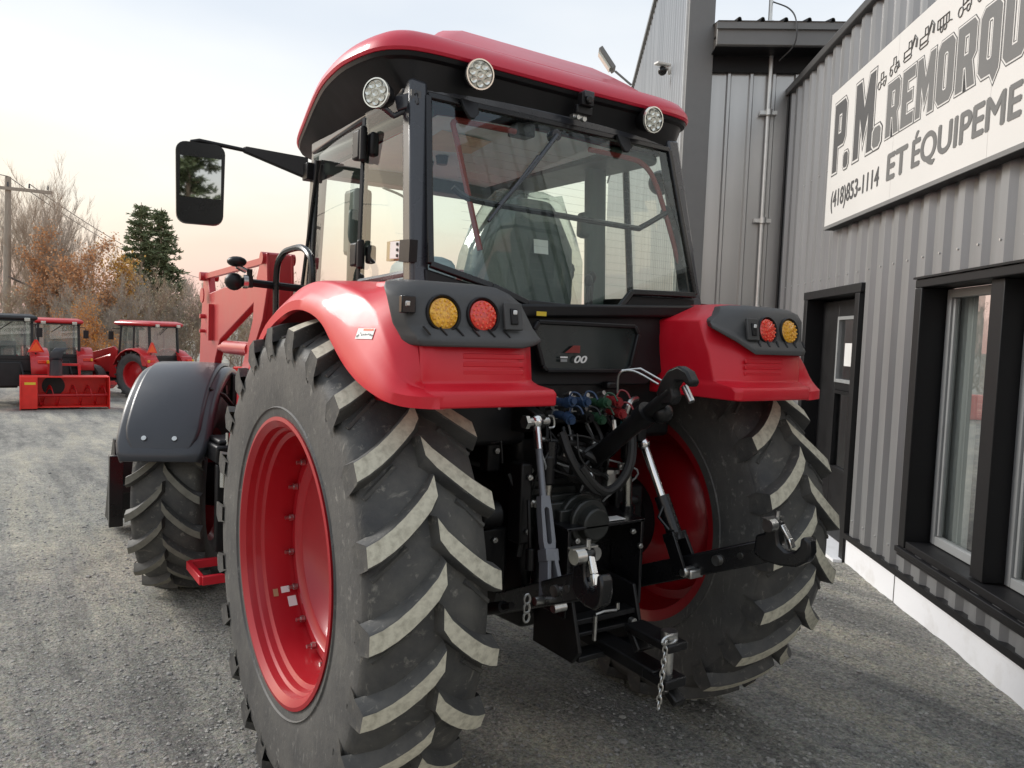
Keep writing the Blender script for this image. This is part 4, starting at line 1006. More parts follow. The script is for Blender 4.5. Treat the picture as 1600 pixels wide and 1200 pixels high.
for x in (-.44, .31):   # glass hinges
    b = MB(); b.prism([(x-.035, -.238, 2.565), (x+.035, -.238, 2.560), (x+.03, -.262, 2.515), (x+.008, -.268, 2.49), (x-.012, -.268, 2.49), (x-.03, -.262, 2.52)], (0, -.018, 0)); b.build('window_hinge', M['black'], cabo, bevel=.004)
# wiper
b = MB(); b.tube([(-.04, -.262, 2.505), (-.19, -.30, 2.34), (-.345, -.335, 2.185)], .009, 6); b.tube([(-.15, -.295, 2.40), (-.40, -.35, 2.12)], .006, 6); b.cyl((-.04, -.26, 2.505), (-.04, -.22, 2.505), .022); b.build('rear_wiper', M['pillar'], T)
b = MB(); b.bx(-.19, -.10, -.20, -.13, 2.495, 2.545); b.cyl((-.145, -.205, 2.52), (-.145, -.19, 2.52), .02); b.build('wiper_motor', M['black'], cabo, bevel=.01)
# red seal strips inside the rear window
b = MB()
b.tube(catmull([(-.20, -.205, 2.50), (-.40, -.205, 2.497), (-.475, -.207, 2.489), (-.468, -.23, 2.40), (-.40, -.30, 2.02)], 4), .011, 6)
b.tube(catmull([(.17, -.205, 2.492), (.40, -.205, 2.49), (.475, -.207, 2.475), (.525, -.222, 2.42), (.575, -.25, 2.28), (.655, -.30, 2.0)], 4), .011, 6)
b.build('window_seal', M['seal'], cabo)
b = MB(); b.tube(catmull([(-.50, -.26, 2.24), (-.46, -.265, 2.215), (-.38, -.275, 2.200), (0, -.275, 2.192), (.365, -.275, 2.186), (.42, -.275, 2.195), (.58, -.255, 2.275)], 5), .012, 8); b.cyl((.58, -.26, 2.275), (.60, -.24, 2.28), .03); b.build('window_handle', M['black_gloss'], cabo)
# hinges and handle on the left door
for z0, z1 in ((2.36, 2.47), (1.955, 2.045)):
    b = MB(); b.bx(-.735, -.695, .06, .125, z0, z1); b.cyl((-.72, .05, z0-.012), (-.72, .05, z1+.01), .014); b.build('door_hinge', M['black'], cabo, bevel=.008)
    b = MB(); b.bx(-.70, -.665, .02, .06, z0+.01, z1-.01); b.build('door_hinge', M['black'], cabo, bevel=.01)
b = MB(); b.beam((-.70, -.27, 1.995), (-.685, -.13, 2.0), .018, .07); b.cur = 1; b.beam((-.712, -.275, 1.995), (-.712, -.20, 1.998), .004, .06)
b.cur = 2; b.beam((-.707, -.37, 1.985), (-.703, -.285, 1.99), .03, .075); b.cur = 3
for k in range(3): b.box((-.7165, -.262, 1.975+.02*k), (.002, .012, .010))
b.build('paper_box', [M['card'], M['white'], M['black'], M['trim_black']], cabo)
# ---------------- cab inside
b = MB(); rows = []
for i in range(8):
    y = -.16+1.08*i/7; rows.append([V(x, y, 2.535-.03*(i/7)-.02*(abs(x)/.5)**2) for x in (-.52, -.3, -.1, .1, .26, .33)])
b.loft(rows, closed=False); b.build('headliner', M['liner'], cabo, smooth=180, fix=False)
b = MB(); b.bx(.33, .62, -.15, .95, 2.50, 2.55); b.bx(-.60, -.52, -.15, .95, 2.50, 2.55); b.bx(-.56, .56, .86, 1.0, 2.44, 2.55); b.build('roof_rail', M['seat'], cabo, bevel=.02)
b = MB(); b.add([V(-.40, .02, 2.515), V(-.14, .06, 2.520), V(-.10, .30, 2.516), V(-.36, .36, 2.508)], [(0, 1, 2, 3)]); b.build('beige_quad', M['beige'], cabo, fix=False)  # skewed beige quad just below the headliner
for z, y in ((2.5, .42), (2.495, .56)):
    b = MB(); b.cyl((-.18, y, 2.512), (-.18, y, 2.475), .03, .024); b.build('air_vent', M['black'], cabo)
b = MB()
b.loft([[V(x, y, z) for x, y in ((-w+.02, y0), (w+.02, y0), (w+.02, y1), (-w+.02, y1))] for z, w, y0, y1 in ((1.50, .26, .03, .20), (1.9, .265, -.01, .14), (2.10, .24, -.03, .10), (2.22, .17, -.03, .08), (2.30, .12, -.02, .06))])
seat = b.build('seat', M['seat'], T, bevel=.04, seg=3, smooth=60)
b = MB(); b.bx(-.25, .28, .12, .62, 1.48, 1.62); b.build('seat_cushion', M['seat'], seat, bevel=.04, seg=3)
b = MB(); rows = []; rk = random.Random(5)
for z, w, y0, y1 in ((1.55, .285, -.005, .21), (1.75, .30, -.03, .19), (1.9, .285, -.04, .17), (2.05, .275, -.05, .14), (2.16, .235, -.06, .12), (2.26, .18, -.055, .10), (2.32, .14, -.04, .08)):
    n = 20; rows.append([V(.02+(w+.016*rk.uniform(-1, 1))*max(-1, min(1, 1.25*cos(2*pi*i/n))), (y0+y1)/2+((y1-y0)/2+.012*rk.uniform(-1, 1))*max(-1, min(1, 1.25*sin(2*pi*i/n))), z+.008*rk.uniform(-1, 1)) for i in range(n)])
b.loft(rows, cap0=False); b.build('seat_cover', M['plastic_film'], seat, smooth=60)
quad_on('seat_label', M['white'], (.045, -.062, 2.09), (1, 0, 0), (0, .12, 1), .075, .06, seat)
b = MB(); b.bx(-.48, -.30, .0, .35, 1.55, 2.02); b.build('side_console', M['film_blue'], T, bevel=.06, seg=3)
b = MB(); b.bx(.30, .58, -.05, .6, 1.45, 1.86); 
for x, y, h in ((.33, .1, 1.99), (.38, .16, 2.02), (.43, .06, 1.98), (.36, .0, 1.96)): b.tube([(x, y, 1.85), (x+.005, y, h)], .012, 6); b.ball((x+.005, y, h+.012), .022, 8, (1, 1, 1.4))
b.build('control_console', M['black'], T, bevel=.02)
b = MB(); b.tube([(.02+.19*cos(2*pi*i/28), .72+.17*sin(2*pi*i/28), 1.93+.075*sin(2*pi*i/28)) for i in range(28)], .014, 8, closed=True); b.cyl((.02, .72, 1.93), (.02, .88, 1.55), .03); b.beam((-.16, .72, 1.93), (.2, .72, 1.93), .03, .015); b.build('steering_wheel', M['black'], T)
b = MB(); b.bx(-.3, .34, .85, 1.02, 1.35, 1.80); b.build('dashboard', M['black'], T, bevel=.05, seg=3)
b = MB(); b.beam((.52, .12, 1.6), (.475, .12, 2.52), .11, .05, up=(0, 1, 0)); b.beam((.60, .92, 1.5), (.56, .9, 2.52), .08, .08); b.bx(.40, .47, .1, .16, 2.18, 2.30); b.build('inner_post', M['seat'], cabo, bevel=.02)
b = MB(); b.bx(-.56, -.50, .55, .60, 1.9, 2.25); b.bx(-.53, -.44, .58, .72, 2.05, 2.35); b.tube(catmull([(-.50, .35, 2.32), (-.44, .25, 2.27), (-.40, .2, 2.19), (-.41, .2, 2.12)], 5), .006, 6); b.cur = 1; b.cyl((-.41, .2, 2.13), (-.41, .2, 2.08), .016)
b.build('monitor', [M['seat'], M['yellow']], cabo, bevel=.02)
# cab underbody
b = MB(); b.bx(-.56, .56, -.36, 1.05, 1.30, 1.62); b.bx(-.60, .60, .1, 1.05, 1.10, 1.35); b.build('cab_floor', M['black'], cabo, bevel=.02)
b = MB(); b.bx(-.66, -.54, -.34, .1, 1.55, 1.9); b.bx(.54, .66, -.34, .1, 1.55, 1.9); b.build('wheel_arch', M['black'], cabo)

# ---------------- bonnet, mirror, lamps, rail
b = MB(); hr = []
for y, w_, z0, z1 in ((1.12, .40, 1.05, 1.55), (1.8, .39, 1.0, 1.46), (2.8, .36, .95, 1.36), (3.35, .33, .9, 1.28), (3.5, .28, .9, 1.16)):
    hr.append([V(-w_, y, z0), V(w_, y, z0), V(w_, y, z1-.12), V(w_*.75, y, z1-.02), V(0, y, z1), V(-w_*.75, y, z1-.02), V(-w_, y, z1-.12)])
b.loft(hr); b.build('bonnet', M['red'], T, bevel=.02, seg=3)
b = MB(); b.bx(-.28, .28, .8, 3.2, .60, 1.02); b.build('engine_frame', M['black_cast'], T, bevel=.02)
# mirror
b = MB(); mc = V(-1.055, 1.2, 2.375); uu = V(.985, -.17, 0).normalized(); vv = V(.0, 0, 1); nn = V(-.17, -.985, .0).normalized()
def rrect(w_, h_, k, n=5, top=1.0):
    o_ = []
    for cx, cy, a0 in ((w_-k, h_-k, 0), (-w_+k, h_-k, 90), (-w_+k, -h_+k, 180), (w_-k, -h_+k, 270)):
        for i in range(n+1): t = RAD(a0+90*i/n); o_.append((cx+k*cos(t), cy+k*sin(t)))
    return o_
ol = [((x*(1.0+.03*y/.19)), y) for x, y in rrect(.108, .192, .045)]
b.loft([[mc+uu*x*s_+vv*y*s_-nn*d_ for x, y in ol] for s_, d_ in ((.985, -.012), (1.0, 0), (1.0, .02), (.9, .055), (.6, .075))])
mo = b.build('mirror', M['black_gloss'], T, smooth=45)
b = MB(); n_ = len(ol)
def mpane(y0, y1, tilt, nm):
    pts = [(max(-.09, min(.092, x)), max(y0, min(y1, y))) for x, y in ol]; seen = []
    for p in pts:
        if not seen or (abs(p[0]-seen[-1][0])+abs(p[1]-seen[-1][1])) > 1e-4: seen.append(p)
    q = MB(); q.add([mc+uu*x+vv*y+nn*(.0135+tilt*y) for x, y in seen], [tuple(range(len(seen)))]); return q.build(nm, M['mirror'], mo, fix=False, smooth=0)
mpane(-.068, .122, .0, 'mirror_glass'); mpane(-.172, -.076, .06, 'wide_angle_glass')
b = MB(); b.tube([(-1.10, 1.21, 2.565), (-1.06, 1.21, 2.578), (-.86, 1.2, 2.565), (-.74, 1.12, 2.545)], .011, 8); b.loft([[V(-.86, 1.2, 2.58), V(-.86, 1.2, 2.55), V(-.85, 1.17, 2.55), V(-.85, 1.17, 2.58)], [V(-.62, 1.0, 2.53), V(-.62, 1.0, 2.43), V(-.61, .97, 2.43), V(-.61, .97, 2.53)]]); b.bx(-.63, -.57, .93, 1.0, 2.42, 2.50)
b.build('mirror_arm', M['black'], mo, bevel=.004)
# grab rail and flasher lamps
b = MB(); b.tube(catmull([(-.85, .66, 1.70), (-.85, .66, 1.95), (-.85, .58, 2.02), (-.85, .46, 2.035), (-.85, .33, 2.03), (-.85, .235, 1.99), (-.85, .21, 1.93), (-.85, .21, 1.82)], 5), .014, 8); b.build('grab_rail', M['black_gloss'], T)
b = MB(); b.tube([(-.60, .72, 1.88), (-.95, .70, 1.897)], .017, 8); b.bx(-.96, -.945, .68, .72, 1.875, 1.925); b.cyl((-.955, .70, 1.92), (-.955, .70, 1.955), .012); fl_ = b.build('flasher_arm', M['black'], T)
b = MB(); b.cur = 1; b.cyl((-.965, .70, 1.90), (-.985, .70, 1.90), .03); b.cur = 0
b.ball((-1.02, .70, 1.897), .045, 14, (.9, .8, .85)); b.ball((-1.01, .70, 1.983), .042, 14, (1.0, 1, .55)); b.cur = 1; b.cyl((-1.01, .70, 1.965), (-.97, .70, 1.945), .012)
b.build('flasher_lamp', [M['black'], M['zinc']], T, smooth=60)

# ---------------- loader
for s_ in (-1, 1):
    X = s_*.632; w_ = .05
    def YZ(pts, x): return [V(x, y, z) for y, z in pts]
    PL = [(1.66, 1.92), (1.53, 2.10), (1.44, 2.10), (1.42, 1.92), (1.50, 1.745), (1.66, 1.58), (1.80, 1.37), (1.75, .85), (2.05, .85), (1.98, 1.36), (1.80, 1.58), (1.68, 1.745)]
    b = MB(); b.prism(YZ(PL, s_*.655-.008), (.016, 0, 0)); lt = b.build('loader_tower', M['loader_red'], T, bevel=.003)
    b = MB(); b.prism(YZ(PL, s_*.525-.008), (.016, 0, 0)); b.build('tower_plate', M['loader_red'], lt, bevel=.003)
    b = MB(); b.prism([V(s_*.647, 1.44, 2.09), V(s_*.647, 1.43, 1.92), V(s_*.647, 1.51, 1.745), V(s_*.647, 1.67, 1.58), V(s_*.647, 1.70, 1.59), V(s_*.647, 1.54, 1.76), V(s_*.647, 1.46, 1.93), V(s_*.647, 1.47, 2.085)], (-s_*.114, 0, 0)); b.build('tower_web', M['loader_red'], lt)
    b = MB(); b.cyl((s_*.68, 1.485, 2.075), (s_*.50, 1.485, 2.075), .032); b.build('pivot_pin', M['loader_red'], lt)
    AR = [(2.917, 2.042), (2.80, 2.04), (2.74, 1.915), (2.36, 1.945), (1.52, 1.96), (1.50, 1.90), (1.63, 1.855), (2.45, 1.61), (2.56, 1.485), (2.64, 1.30), (3.45, .62), (3.75, .46), (3.92, .52), (3.02, 1.28), (2.99, 1.65)]
    b = MB(); b.prism(YZ(AR, X-w_/2+.002), (w_-.004, 0, 0)); la = b.build('loader_arm', M['loader_red'], T, bevel=.006)
    b = MB(); b.cyl((X, 1.80, 1.573), (X, 2.36, 1.567), .042, n=20); b.cyl((X, 2.3, 1.567), (X, 2.5, 1.56), .026); b.cyl((X-.03, 1.80, 1.573), (X+.03, 1.80, 1.573), .04); b.build('lift_cylinder', M['loader_red'], la)
    b = MB(); b.beam((X-.02, 2.86, 2.03), (X-.02, 1.50, 2.062), .03, .035); b.cyl((X-.06, 2.86, 2.03), (X+.06, 2.86, 2.03), .03); b.cyl((X-s_*-.052, 2.80, 1.90), (X-s_*-.06, 2.80, 1.90), .05); b.build('tilt_link', M['loader_red'], la)
    b = MB(); b.bx(min(X, X+s_*.054), max(X, X+s_*.054), 2.62, 2.66, 1.60, 1.84); b.cyl((X, 2.86, 1.76), (X+s_*.056, 2.86, 1.76), .016); b.cyl((X, 2.86, 1.66), (X+s_*.056, 2.86, 1.66), .012); b.build('arm_gusset', M['loader_red'], la)
b = MB(); b.cyl((-.56, 3.2, 1.02), (.56, 3.2, 1.02), .052, n=20); b.build('loader_cross_tube', M['loader_red'], T)
b = MB(); P = [(4.0, .78), (3.95, .45), (4.0, .22), (4.2, .10), (4.45, .08), (4.45, .10), (4.22, .13), (4.04, .25), (3.99, .46), (4.04, .78)]
b.prism([V(-1.05, y, z) for y, z in P], (2.10, 0, 0)); bk = b.build('loader_bucket', M['black_cast'], T)
for x in (-1.07, 1.05):
    b = MB(); b.prism([V(x, y, z) for y, z in ((3.95, .78), (3.92, .45), (3.98, .20), (4.2, .07), (4.5, .06), (4.3, .45), (4.04, .78))], (.02, 0, 0)); b.build('bucket_side', M['black_cast'], bk)
b = MB(); b.bx(-.7, .7, 3.80, 3.94, .30, .60); b.build('quick_coupler', M['black_cast'], bk, bevel=.01)
b = MB(); b.bx(-1.14, -1.045, 3.66, 3.72, .16, .70); b.bx(-1.06, -.6, 3.73, 3.79, .40, .46); b.build('coupler_stop', M['black_gloss'], bk, bevel=.004)

# ---------------- left side: box, plate, step
b = MB(); b.bx(-.84, -.66, 1.72, 2.06, .93, 1.03); b.bx(-.82, -.68, 1.75, 2.0, 1.03, 1.06); tb = b.build('valve_box', M['black'], T, bevel=.012)
b = MB(); b.cyl((-.80, 1.72, .80), (-.80, 1.72, .93), .02); b.cyl((-.745, 1.72, .80), (-.745, 1.72, .93), .02); b.cyl((-.77, 1.76, 1.03), (-.77, 1.76, 1.1), .012); b.build('fitting', M['chrome'], tb)
b = MB(); b.bx(-.83, -.70, 1.75, 1.80, .42, .92); b.bx(-.6, -.3, .9, 1.9, .55, 1.0); b.build('tank_plate', M['black'], T, bevel=.01)
b = MB()
for a_, c_ in (((-.93, 1.62, .31), (-.70, 1.62, .31)), ((-.93, 1.95, .31), (-.70, 1.95, .31)), ((-.93, 1.62, .31), (-.93, 1.95, .31)), ((-.70, 1.62, .31), (-.70, 1.95, .31))): b.beam(a_, c_, .028, .05)
for y in (1.64, 1.93): b.beam((-.70, y, .31), (-.66, y, .62), .03, .03)
b.build('step', M['red'], T, bevel=.004)

# ---------------- rear axle and hitch
b = MB(); b.loft([[V(-.20, y, z0), V(.20, y, z0), V(.24, y, (z0+z1)/2), V(.18, y, z1), V(-.18, y, z1), V(-.24, y, (z0+z1)/2)] for y, z0, z1 in ((-.42, .66, 1.05), (-.36, .58, 1.18), (.2, .55, 1.2), (1.0, .6, 1.1))]); ax = b.build('rear_axle', M['black_cast'], T, bevel=.02)
b = MB(); b.lathe([(-.66, .20), (-.60, .20), (-.57, .13), (-.30, .15), (-.22, .22), (.22, .22), (.30, .15), (.57, .13), (.60, .20), (.66, .20)], c=(0, 0, .865), n=28); b.build('axle_tube', M['black_cast'], ax)
b = MB(); b.bx(-.24, .24, -.36, .15, 1.16, 1.42); b.bx(-.30, .30, -.30, -.10, 1.32, 1.46); b.build('lift_housing', M['black_cast'], ax, bevel=.03)
b = MB()   # stepped casting ribs
for k in range(5): 
    w_ = .19-.022*k; b.bx(-w_-.06, w_-.06, -.40-.035*k, -.365-.035*k, 1.00, 1.165-.022*k)
b.cyl((-.05, -.44, 1.03), (-.05, -.62, 1.03), .085, .06, 20); b.cyl((-.05, -.50, 1.03), (-.05, -.53, 1.03), .10, n=20); b.cyl((-.05, -.56, 1.03), (-.05, -.58, 1.03), .088, n=20)
b.build('pto_casting', M['cast_grey'] if 'cast_grey' in M else M['black_cast'], ax, bevel=.006)
# lift arms
for s_, zt in ((-1, 1.41), (1, 1.345)):
    b = MB(); b.prism([V(s_*.25-.022, y, z) for y, z in ((-.05, 1.45), (-.12, 1.50), (-.45, zt+.045), (-.52, zt+.02), (-.52, zt-.03), (-.42, zt-.055), (-.08, 1.34))], (.044, 0, 0)); b.cyl((s_*.18, -.10, 1.42), (s_*.32, -.10, 1.42), .06)
    b.build('lift_arm', M['black_cast'], T, bevel=.008)
def lerp(a, b_, t): return Vector(a).lerp(Vector(b_), t)
# left lift rod
A, Bq = V(-.262, -.505, 1.405), V(-.322, -.715, .846)
b = MB(); b.ball(A, .028, 12); b.cyl(A, lerp(A, Bq, .17), .016, .015); rodL = b.build('lift_rod', M['chrome'], T, smooth=60)
b = MB(); b.cyl(lerp(A, Bq, .16), lerp(A, Bq, .47), .0125); b.build('rod_shank', M['grey_steel'], rodL)
b = MB(); b.cyl(A+V(-.05, 0, 0), A+V(.05, 0, 0), .017); b.cyl(A+V(-.055, 0, 0), A+V(-.04, 0, 0), .026, n=6); b.tube(catmull([A+V(.05, 0, .02), A+V(.075, 0, .015), A+V(.08, 0, -.02), A+V(.055, 0, -.025)], 4), .005, 6); b.build('rod_pin', M['zinc'], rodL)
d_ = (Bq-A).normalized()
def slotted(a, c_, w_, wb, h0, h1, th=.03):
    # flat plate with a long slot, in the plane facing the rear
    a, c_ = Vector(a), Vector(c_); ln = (c_-a).length; dd = (c_-a).normalized(); sx = V(1, 0, 0); sx = (sx-dd*sx.dot(dd)).normalized(); nn_ = sx.cross(dd).normalized()
    def P(u, v, t): return a+dd*u+sx*v+nn_*t
    b = MB()
    k = 10; inner = []; s0, s1, sw = ln*h0, ln*h1, w_*.22
    for i in range(k+1): t = pi*i/k; inner.append((s0+sw-sw*sin(t), -sw*cos(t)))
    for i in range(k+1): t = pi*i/k; inner.append((s1-sw+sw*sin(t), sw*cos(t)))
    outer = []
    for i, (u, v) in enumerate(inner):
        if i <= k: outer.append((0 if 0 < i < k else s0+sw, -w_/2+w_*i/k))
        else: j = i-k-1; outer.append((ln if 0 < j < k else s1-sw, wb/2-wb*j/k))
    n = len(inner); 
    for t in (-th/2, th/2):
        b.add([P(u, v, t) for u, v in inner]+[P(u, v, t) for u, v in outer], [(i, (i+1) % n, n+(i+1) % n, n+i) for i in range(n)])
    vs = [P(u, v, -th/2) for u, v in inner]+[P(u, v, th/2) for u, v in inner]; b.add(vs, [(i, (i+1) % n, n+(i+1) % n, n+i) for i in range(n)])
    vs = [P(u, v, -th/2) for u, v in outer]+[P(u, v, th/2) for u, v in outer]; b.add(vs, [(i, (i+1) % n, n+(i+1) % n, n+i) for i in range(n)])
    return b
slotted(lerp(A, Bq, .45), lerp(A, Bq, .78), .046, .052, .2, .85).build('rod_body', M['grey_steel'], rodL, smooth=40)
b = MB(); p1 = lerp(A, Bq, .775); p2 = lerp(A, Bq, 1.04)
for s_ in (-1, 1): b.beam(p1+V(s_*.012, 0, 0), p2+V(s_*.032, 0, 0), .016, .05, up=(0, -1, 0))
b.beam(p1-d_*.012, p1+d_*.03, .055, .05, up=(0, -1, 0)); b.build('rod_yoke', M['grey_steel'], rodL, bevel=.003)
b = MB(); b.cyl(p2+V(-.075, 0, .01), p2+V(.075, 0, .01), .014); b.cyl(p2+V(-.02, -.03, .02), p2+V(.05, -.03, .02), .013); b.cyl(p2+V(-.02, -.03, -.015), p2+V(.03, -.03, -.015), .015)
for k in range(3): b.tube([p2+V(-.12+.012*cos(t), -.02+.0*k, -.03*k+.03+.017*sin(t)) for t in [2*pi*i/10 for i in range(10)]], .004, 6, closed=True)
b.build('yoke_pin', M['zinc'], rodL)
# right lift rod
A2, B2 = V(.272, -.505, 1.300), V(.324, -.715, .846)
b = MB(); b.ball(A2, .026, 12); b.cyl(A2, lerp(A2, B2, .46), .0165); rodR = b.build('lift_rod', M['chrome'], T, smooth=60)
b = MB(); b.cyl(lerp(A2, B2, .43), lerp(A2, B2, .78), .03, n=20); b.tube([lerp(A2, B2, .5)+V(-.03, -.02, 0), lerp(A2, B2, .5)+V(-.055, -.025, -.04), lerp(A2, B2, .68)+V(-.045, -.025, 0), lerp(A2, B2, .7)+V(-.02, -.02, 0)], .006, 6); b.build('turnbuckle', M['black_gloss'], rodR)
b = MB(); q1, q2 = lerp(A2, B2, .72), lerp(A2, B2, 1.05)
for s_ in (-1, 1): b.beam(q1+V(s_*.03, 0, 0), q2+V(s_*.036, 0, 0), .014, .06, up=(0, -1, 0))
b.beam(q1, q1+V(.003, -.01, -.03), .075, .06, up=(0, -1, 0)); b.build('rod_yoke', M['black_gloss'], rodR, bevel=.003)
b = MB(); b.cyl(q2+V(-.045, -.01, .015), q2+V(.045, -.01, .015), .02, n=14); b.box(q2+V(0, -.03, .012), (.07, .03, .035)); b.build('yoke_pin', M['zinc'], rodR, bevel=.006)
# lower links with claw hooks
for s_ in (-1, 1):
    P0, P1 = V(s_*.19, -.18, .62), V(s_*.425, -1.0, .972)
    b = MB(); b.beam(P0, P1, .030, .085); ll = b.build('lower_link', M['black_gloss'], T, bevel=.006)
    b = MB(); H = V(s_*.444, -1.06, 1.0); dy = V(0, -1, .0); dz = V(0, 0, 1)
    prof = [(-.11, -.05), (-.105, .03), (-.07, .045), (-.062, .10), (-.035, .112), (-.012, .10), (-.016, .05), (-.008, .01), (.02, -.012), (.055, -.008), (.074, .02), (.076, .052), (.094, .062), (.112, .045), (.118, .0), (.105, -.04), (.065, -.07), (.0, -.08), (-.07, -.075)]
    dd = V(s_*.25, -.97, 0).normalized()
    b.prism([H+dd*u*.9+dz*v*.86+V(-.0225, 0, 0) for u, v in prof], (.045, 0, 0)); b.build('hook', M['black_gloss'], ll, bevel=.008)
    b = MB(); b.cyl(H+dd*-.03+dz*.075+V(-.055, 0, 0), H+dd*-.03+dz*.075+V(-.02, 0, 0), .024, n=16); b.cyl(H+dd*-.03+dz*.09, H+dd*-.03+dz*.122, .008); b.beam(H+dd*-.035+dz*.099+V(-.065, 0, 0), H+dd*-.035+dz*.099+V(.03, 0, 0), .024, .005); b.build('latch_top', M['zinc'], ll)
    b = MB(); b.beam(H+dd*-.012+dz*.075, H+dd*.018+dz*.03, .022, .014, up=(0, -1, 0)); b.beam(H+dd*.018+dz*.032, H+dd*.03+dz*.0, .024, .016, up=(0, -1, 0)); b.build('latch', M['chrome'], ll, bevel=.003)
    b = MB(); m_ = lerp(P0, P1, .80); b.cyl(m_+V(-.03, 0, 0), m_+V(.03, 0, 0), .02, n=14); m_ = lerp(P0, P1, .9); b.cyl(m_+V(-.02, 0, 0), m_+V(.02, 0, 0), .012, n=10); b.build('link_pin', M['zinc'], ll)
    b = MB(); b.tube([V(s_*.36, -.10, .58), V(s_*.37, -.55, .76)], .013, 8); b.cyl(V(s_*.37, -.3, .66), V(s_*.372, -.5, .74), .022); b.build('stabiliser', M['black_cast'], ll)
# lift assist rams
for s_ in (-1, 1):
    b = MB(); b.cyl((s_*.203, -.50, 1.055), (s_*.191, -.50, 1.25), .019, n=16); rm = b.build('lift_ram', M['chrome_dull'] if 'chrome_dull' in M else M['zinc'], T)
    b = MB(); b.cyl((s_*.215, -.48, .74), (s_*.203, -.50, 1.06), .030, n=16); b.cyl((s_*.191, -.50, 1.245), (s_*.19, -.50, 1.33), .027, n=12); b.build('ram_barrel', M['black_gloss'], rm)
# top link held up at an angle
b = MB(); t0, t1 = V(.03, -.42, 1.20), V(.015, -.90, 1.545)
b.cyl(t0, lerp(t0, t1, .72), .034, n=18); b.cyl(lerp(t0, t1, .70), t1, .024, n=16); b.cyl(lerp(t0, t1, .68), lerp(t0, t1, .76), .042, n=18); b.ball(lerp(t0, t1, .82)+V(.03, -.01, -.02), .038, 12)
tl = b.build('top_link', M['black_cast'], T, smooth=50)
b = MB(); hd = (t1-t0).normalized(); hu = V(0, .58, .81); prof = [(-.06, -.03), (-.07, .03), (-.02, .06), (.04, .075), (.095, .06), (.125, .015), (.125, -.035), (.10, -.045), (.085, -.01), (.055, .012), (.02, .0), (.012, -.035), (-.02, -.05)]
b.prism([t1+hd*u*.85+hu*v*.85+V(-.022, 0, 0) for u, v in prof], (.044, 0, 0)); b.build('hook', M['black_cast'], tl, bevel=.008)
b = MB(); b.cyl(t1+hd*.03+hu*-.06+V(.03, 0, 0), t1+hd*.03+hu*.0+V(.03, 0, 0), .012); b.build('hook_latch', M['zinc'], tl)
b = MB(); b.tube(catmull([t1+V(-.02, .05, .02), t1+V(-.07, .12, .06), t1+V(-.10, .16, .05), t1+V(-.07, .2, -.02)], 5), .004, 6); b.tube([t1+V(-.0, .05, .03), t1+V(-.05, .11, .07), t1+V(-.09, .16, .06)], .004, 6); b.build('latch_rope', M['zinc'], tl)
# remote couplers
rk = random.Random(14)
for row, (z, cols) in enumerate(((1.470, ['blue', 'blue', 'green', 'coupred']), (1.422, ['blue', 'black_cast', 'green', 'coupred']))):
    for i, cm in enumerate(cols):
        x = -.135+.083*i+rk.uniform(-.008, .008); y = -.50-rk.uniform(-.01, .03); zz = z+rk.uniform(-.008, .008); tz = rk.uniform(-.015, .01)
        b = MB(); b.cyl((x, -.40, zz), (x, y+.01, zz), .015, n=12); b.cyl((x, y, zz), (x+tz*.4, y-.032, zz+tz), .020, n=12); b.cyl((x+tz*.4, y-.03, zz+tz), (x+tz*.5, y-.045, zz+tz*1.3), .013, n=10)
        b.tube(catmull([(x, y-.015, zz+.016), (x+.012, y-.02, zz+.04), (x+.028, y-.04, zz+.035), (x+.03, y-.06, zz+.012)], 3), .004, 5); b.cur = 1; b.cyl((x, -.42, zz), (x, -.455, zz), .021, n=6); b.cyl((x-.03, -.44, zz+.02), (x-.03, -.475, zz+.028), .009, n=8); b.ball((x-.028, -.47, zz-.012), .008, 6)
        b.build('hydraulic_coupler', [M[cm], M['zinc']], T)
b = MB(); b.bx(-.19, .19, -.42, -.33, 1.38, 1.54); b.bx(.10, .16, -.47, -.43, 1.515, 1.545); b.build('valve_block', M['black_cast'], T, bevel=.008)
b = MB()
for pts, r in (([(.165, -.50, 1.42), (.17, -.54, 1.35), (.155, -.56, 1.24), (.08, -.575, 1.16), (-.02, -.58, 1.145), (-.09, -.57, 1.20), (-.13, -.54, 1.28), (-.14, -.5, 1.36)], .0175), ([(.145, -.52, 1.42), (.15, -.56, 1.33), (.12, -.58, 1.22), (.04, -.59, 1.15), (-.03, -.59, 1.16), (-.10, -.57, 1.24)], .016),
               ([(-.16, -.5, 1.35), (-.05, -.53, 1.345), (.04, -.54, 1.30), (.05, -.55, 1.24)], .004), ([(-.10, -.54, 1.36), (-.10, -.56, 1.28), (-.05, -.57, 1.22), (0, -.56, 1.2)], .004), ([(-.22, -.45, 1.33), (-.1, -.5, 1.32), (0, -.46, 1.30)], .011), ([(-.30, -.40, 1.2), (-.27, -.46, 1.06), (-.28, -.45, .9)], .012), ([(.10, -.48, 1.34), (.06, -.55, 1.32), (0, -.5, 1.27)], .010),
               ([(-.12, -.45, 1.25), (-.06, -.5, 1.18), (.02, -.46, 1.2)], .02), ([(-.06, -.45, 1.30), (0, -.52, 1.26), (.06, -.46, 1.22)], .018)):
    b.tube(catmull(pts, 6), r, 8)
b.build('hydraulic_hose', M['hose'], T)
b = MB(); b.tube(catmull([(.165, -.50, 1.40), (.168, -.515, 1.45), (.19, -.51, 1.475), (.235, -.49, 1.48)], 4), .012, 8); b.tube([(.11, -.5, 1.40), (.112, -.51, 1.35)], .010, 8); b.ball((.09, -.55, 1.33), .022, 10); b.ball((.135, -.55, 1.345), .015, 8); b.cyl((-.05, -.56, 1.21), (-.05, -.575, 1.19), .014, n=8); b.cyl((.12, -.48, 1.19), (.12, -.48, 1.13), .026, n=10); b.cyl((.12, -.48, 1.205), (.12, -.48, 1.19), .04, n=10); b.build('hose_fitting', M['zinc'], T)
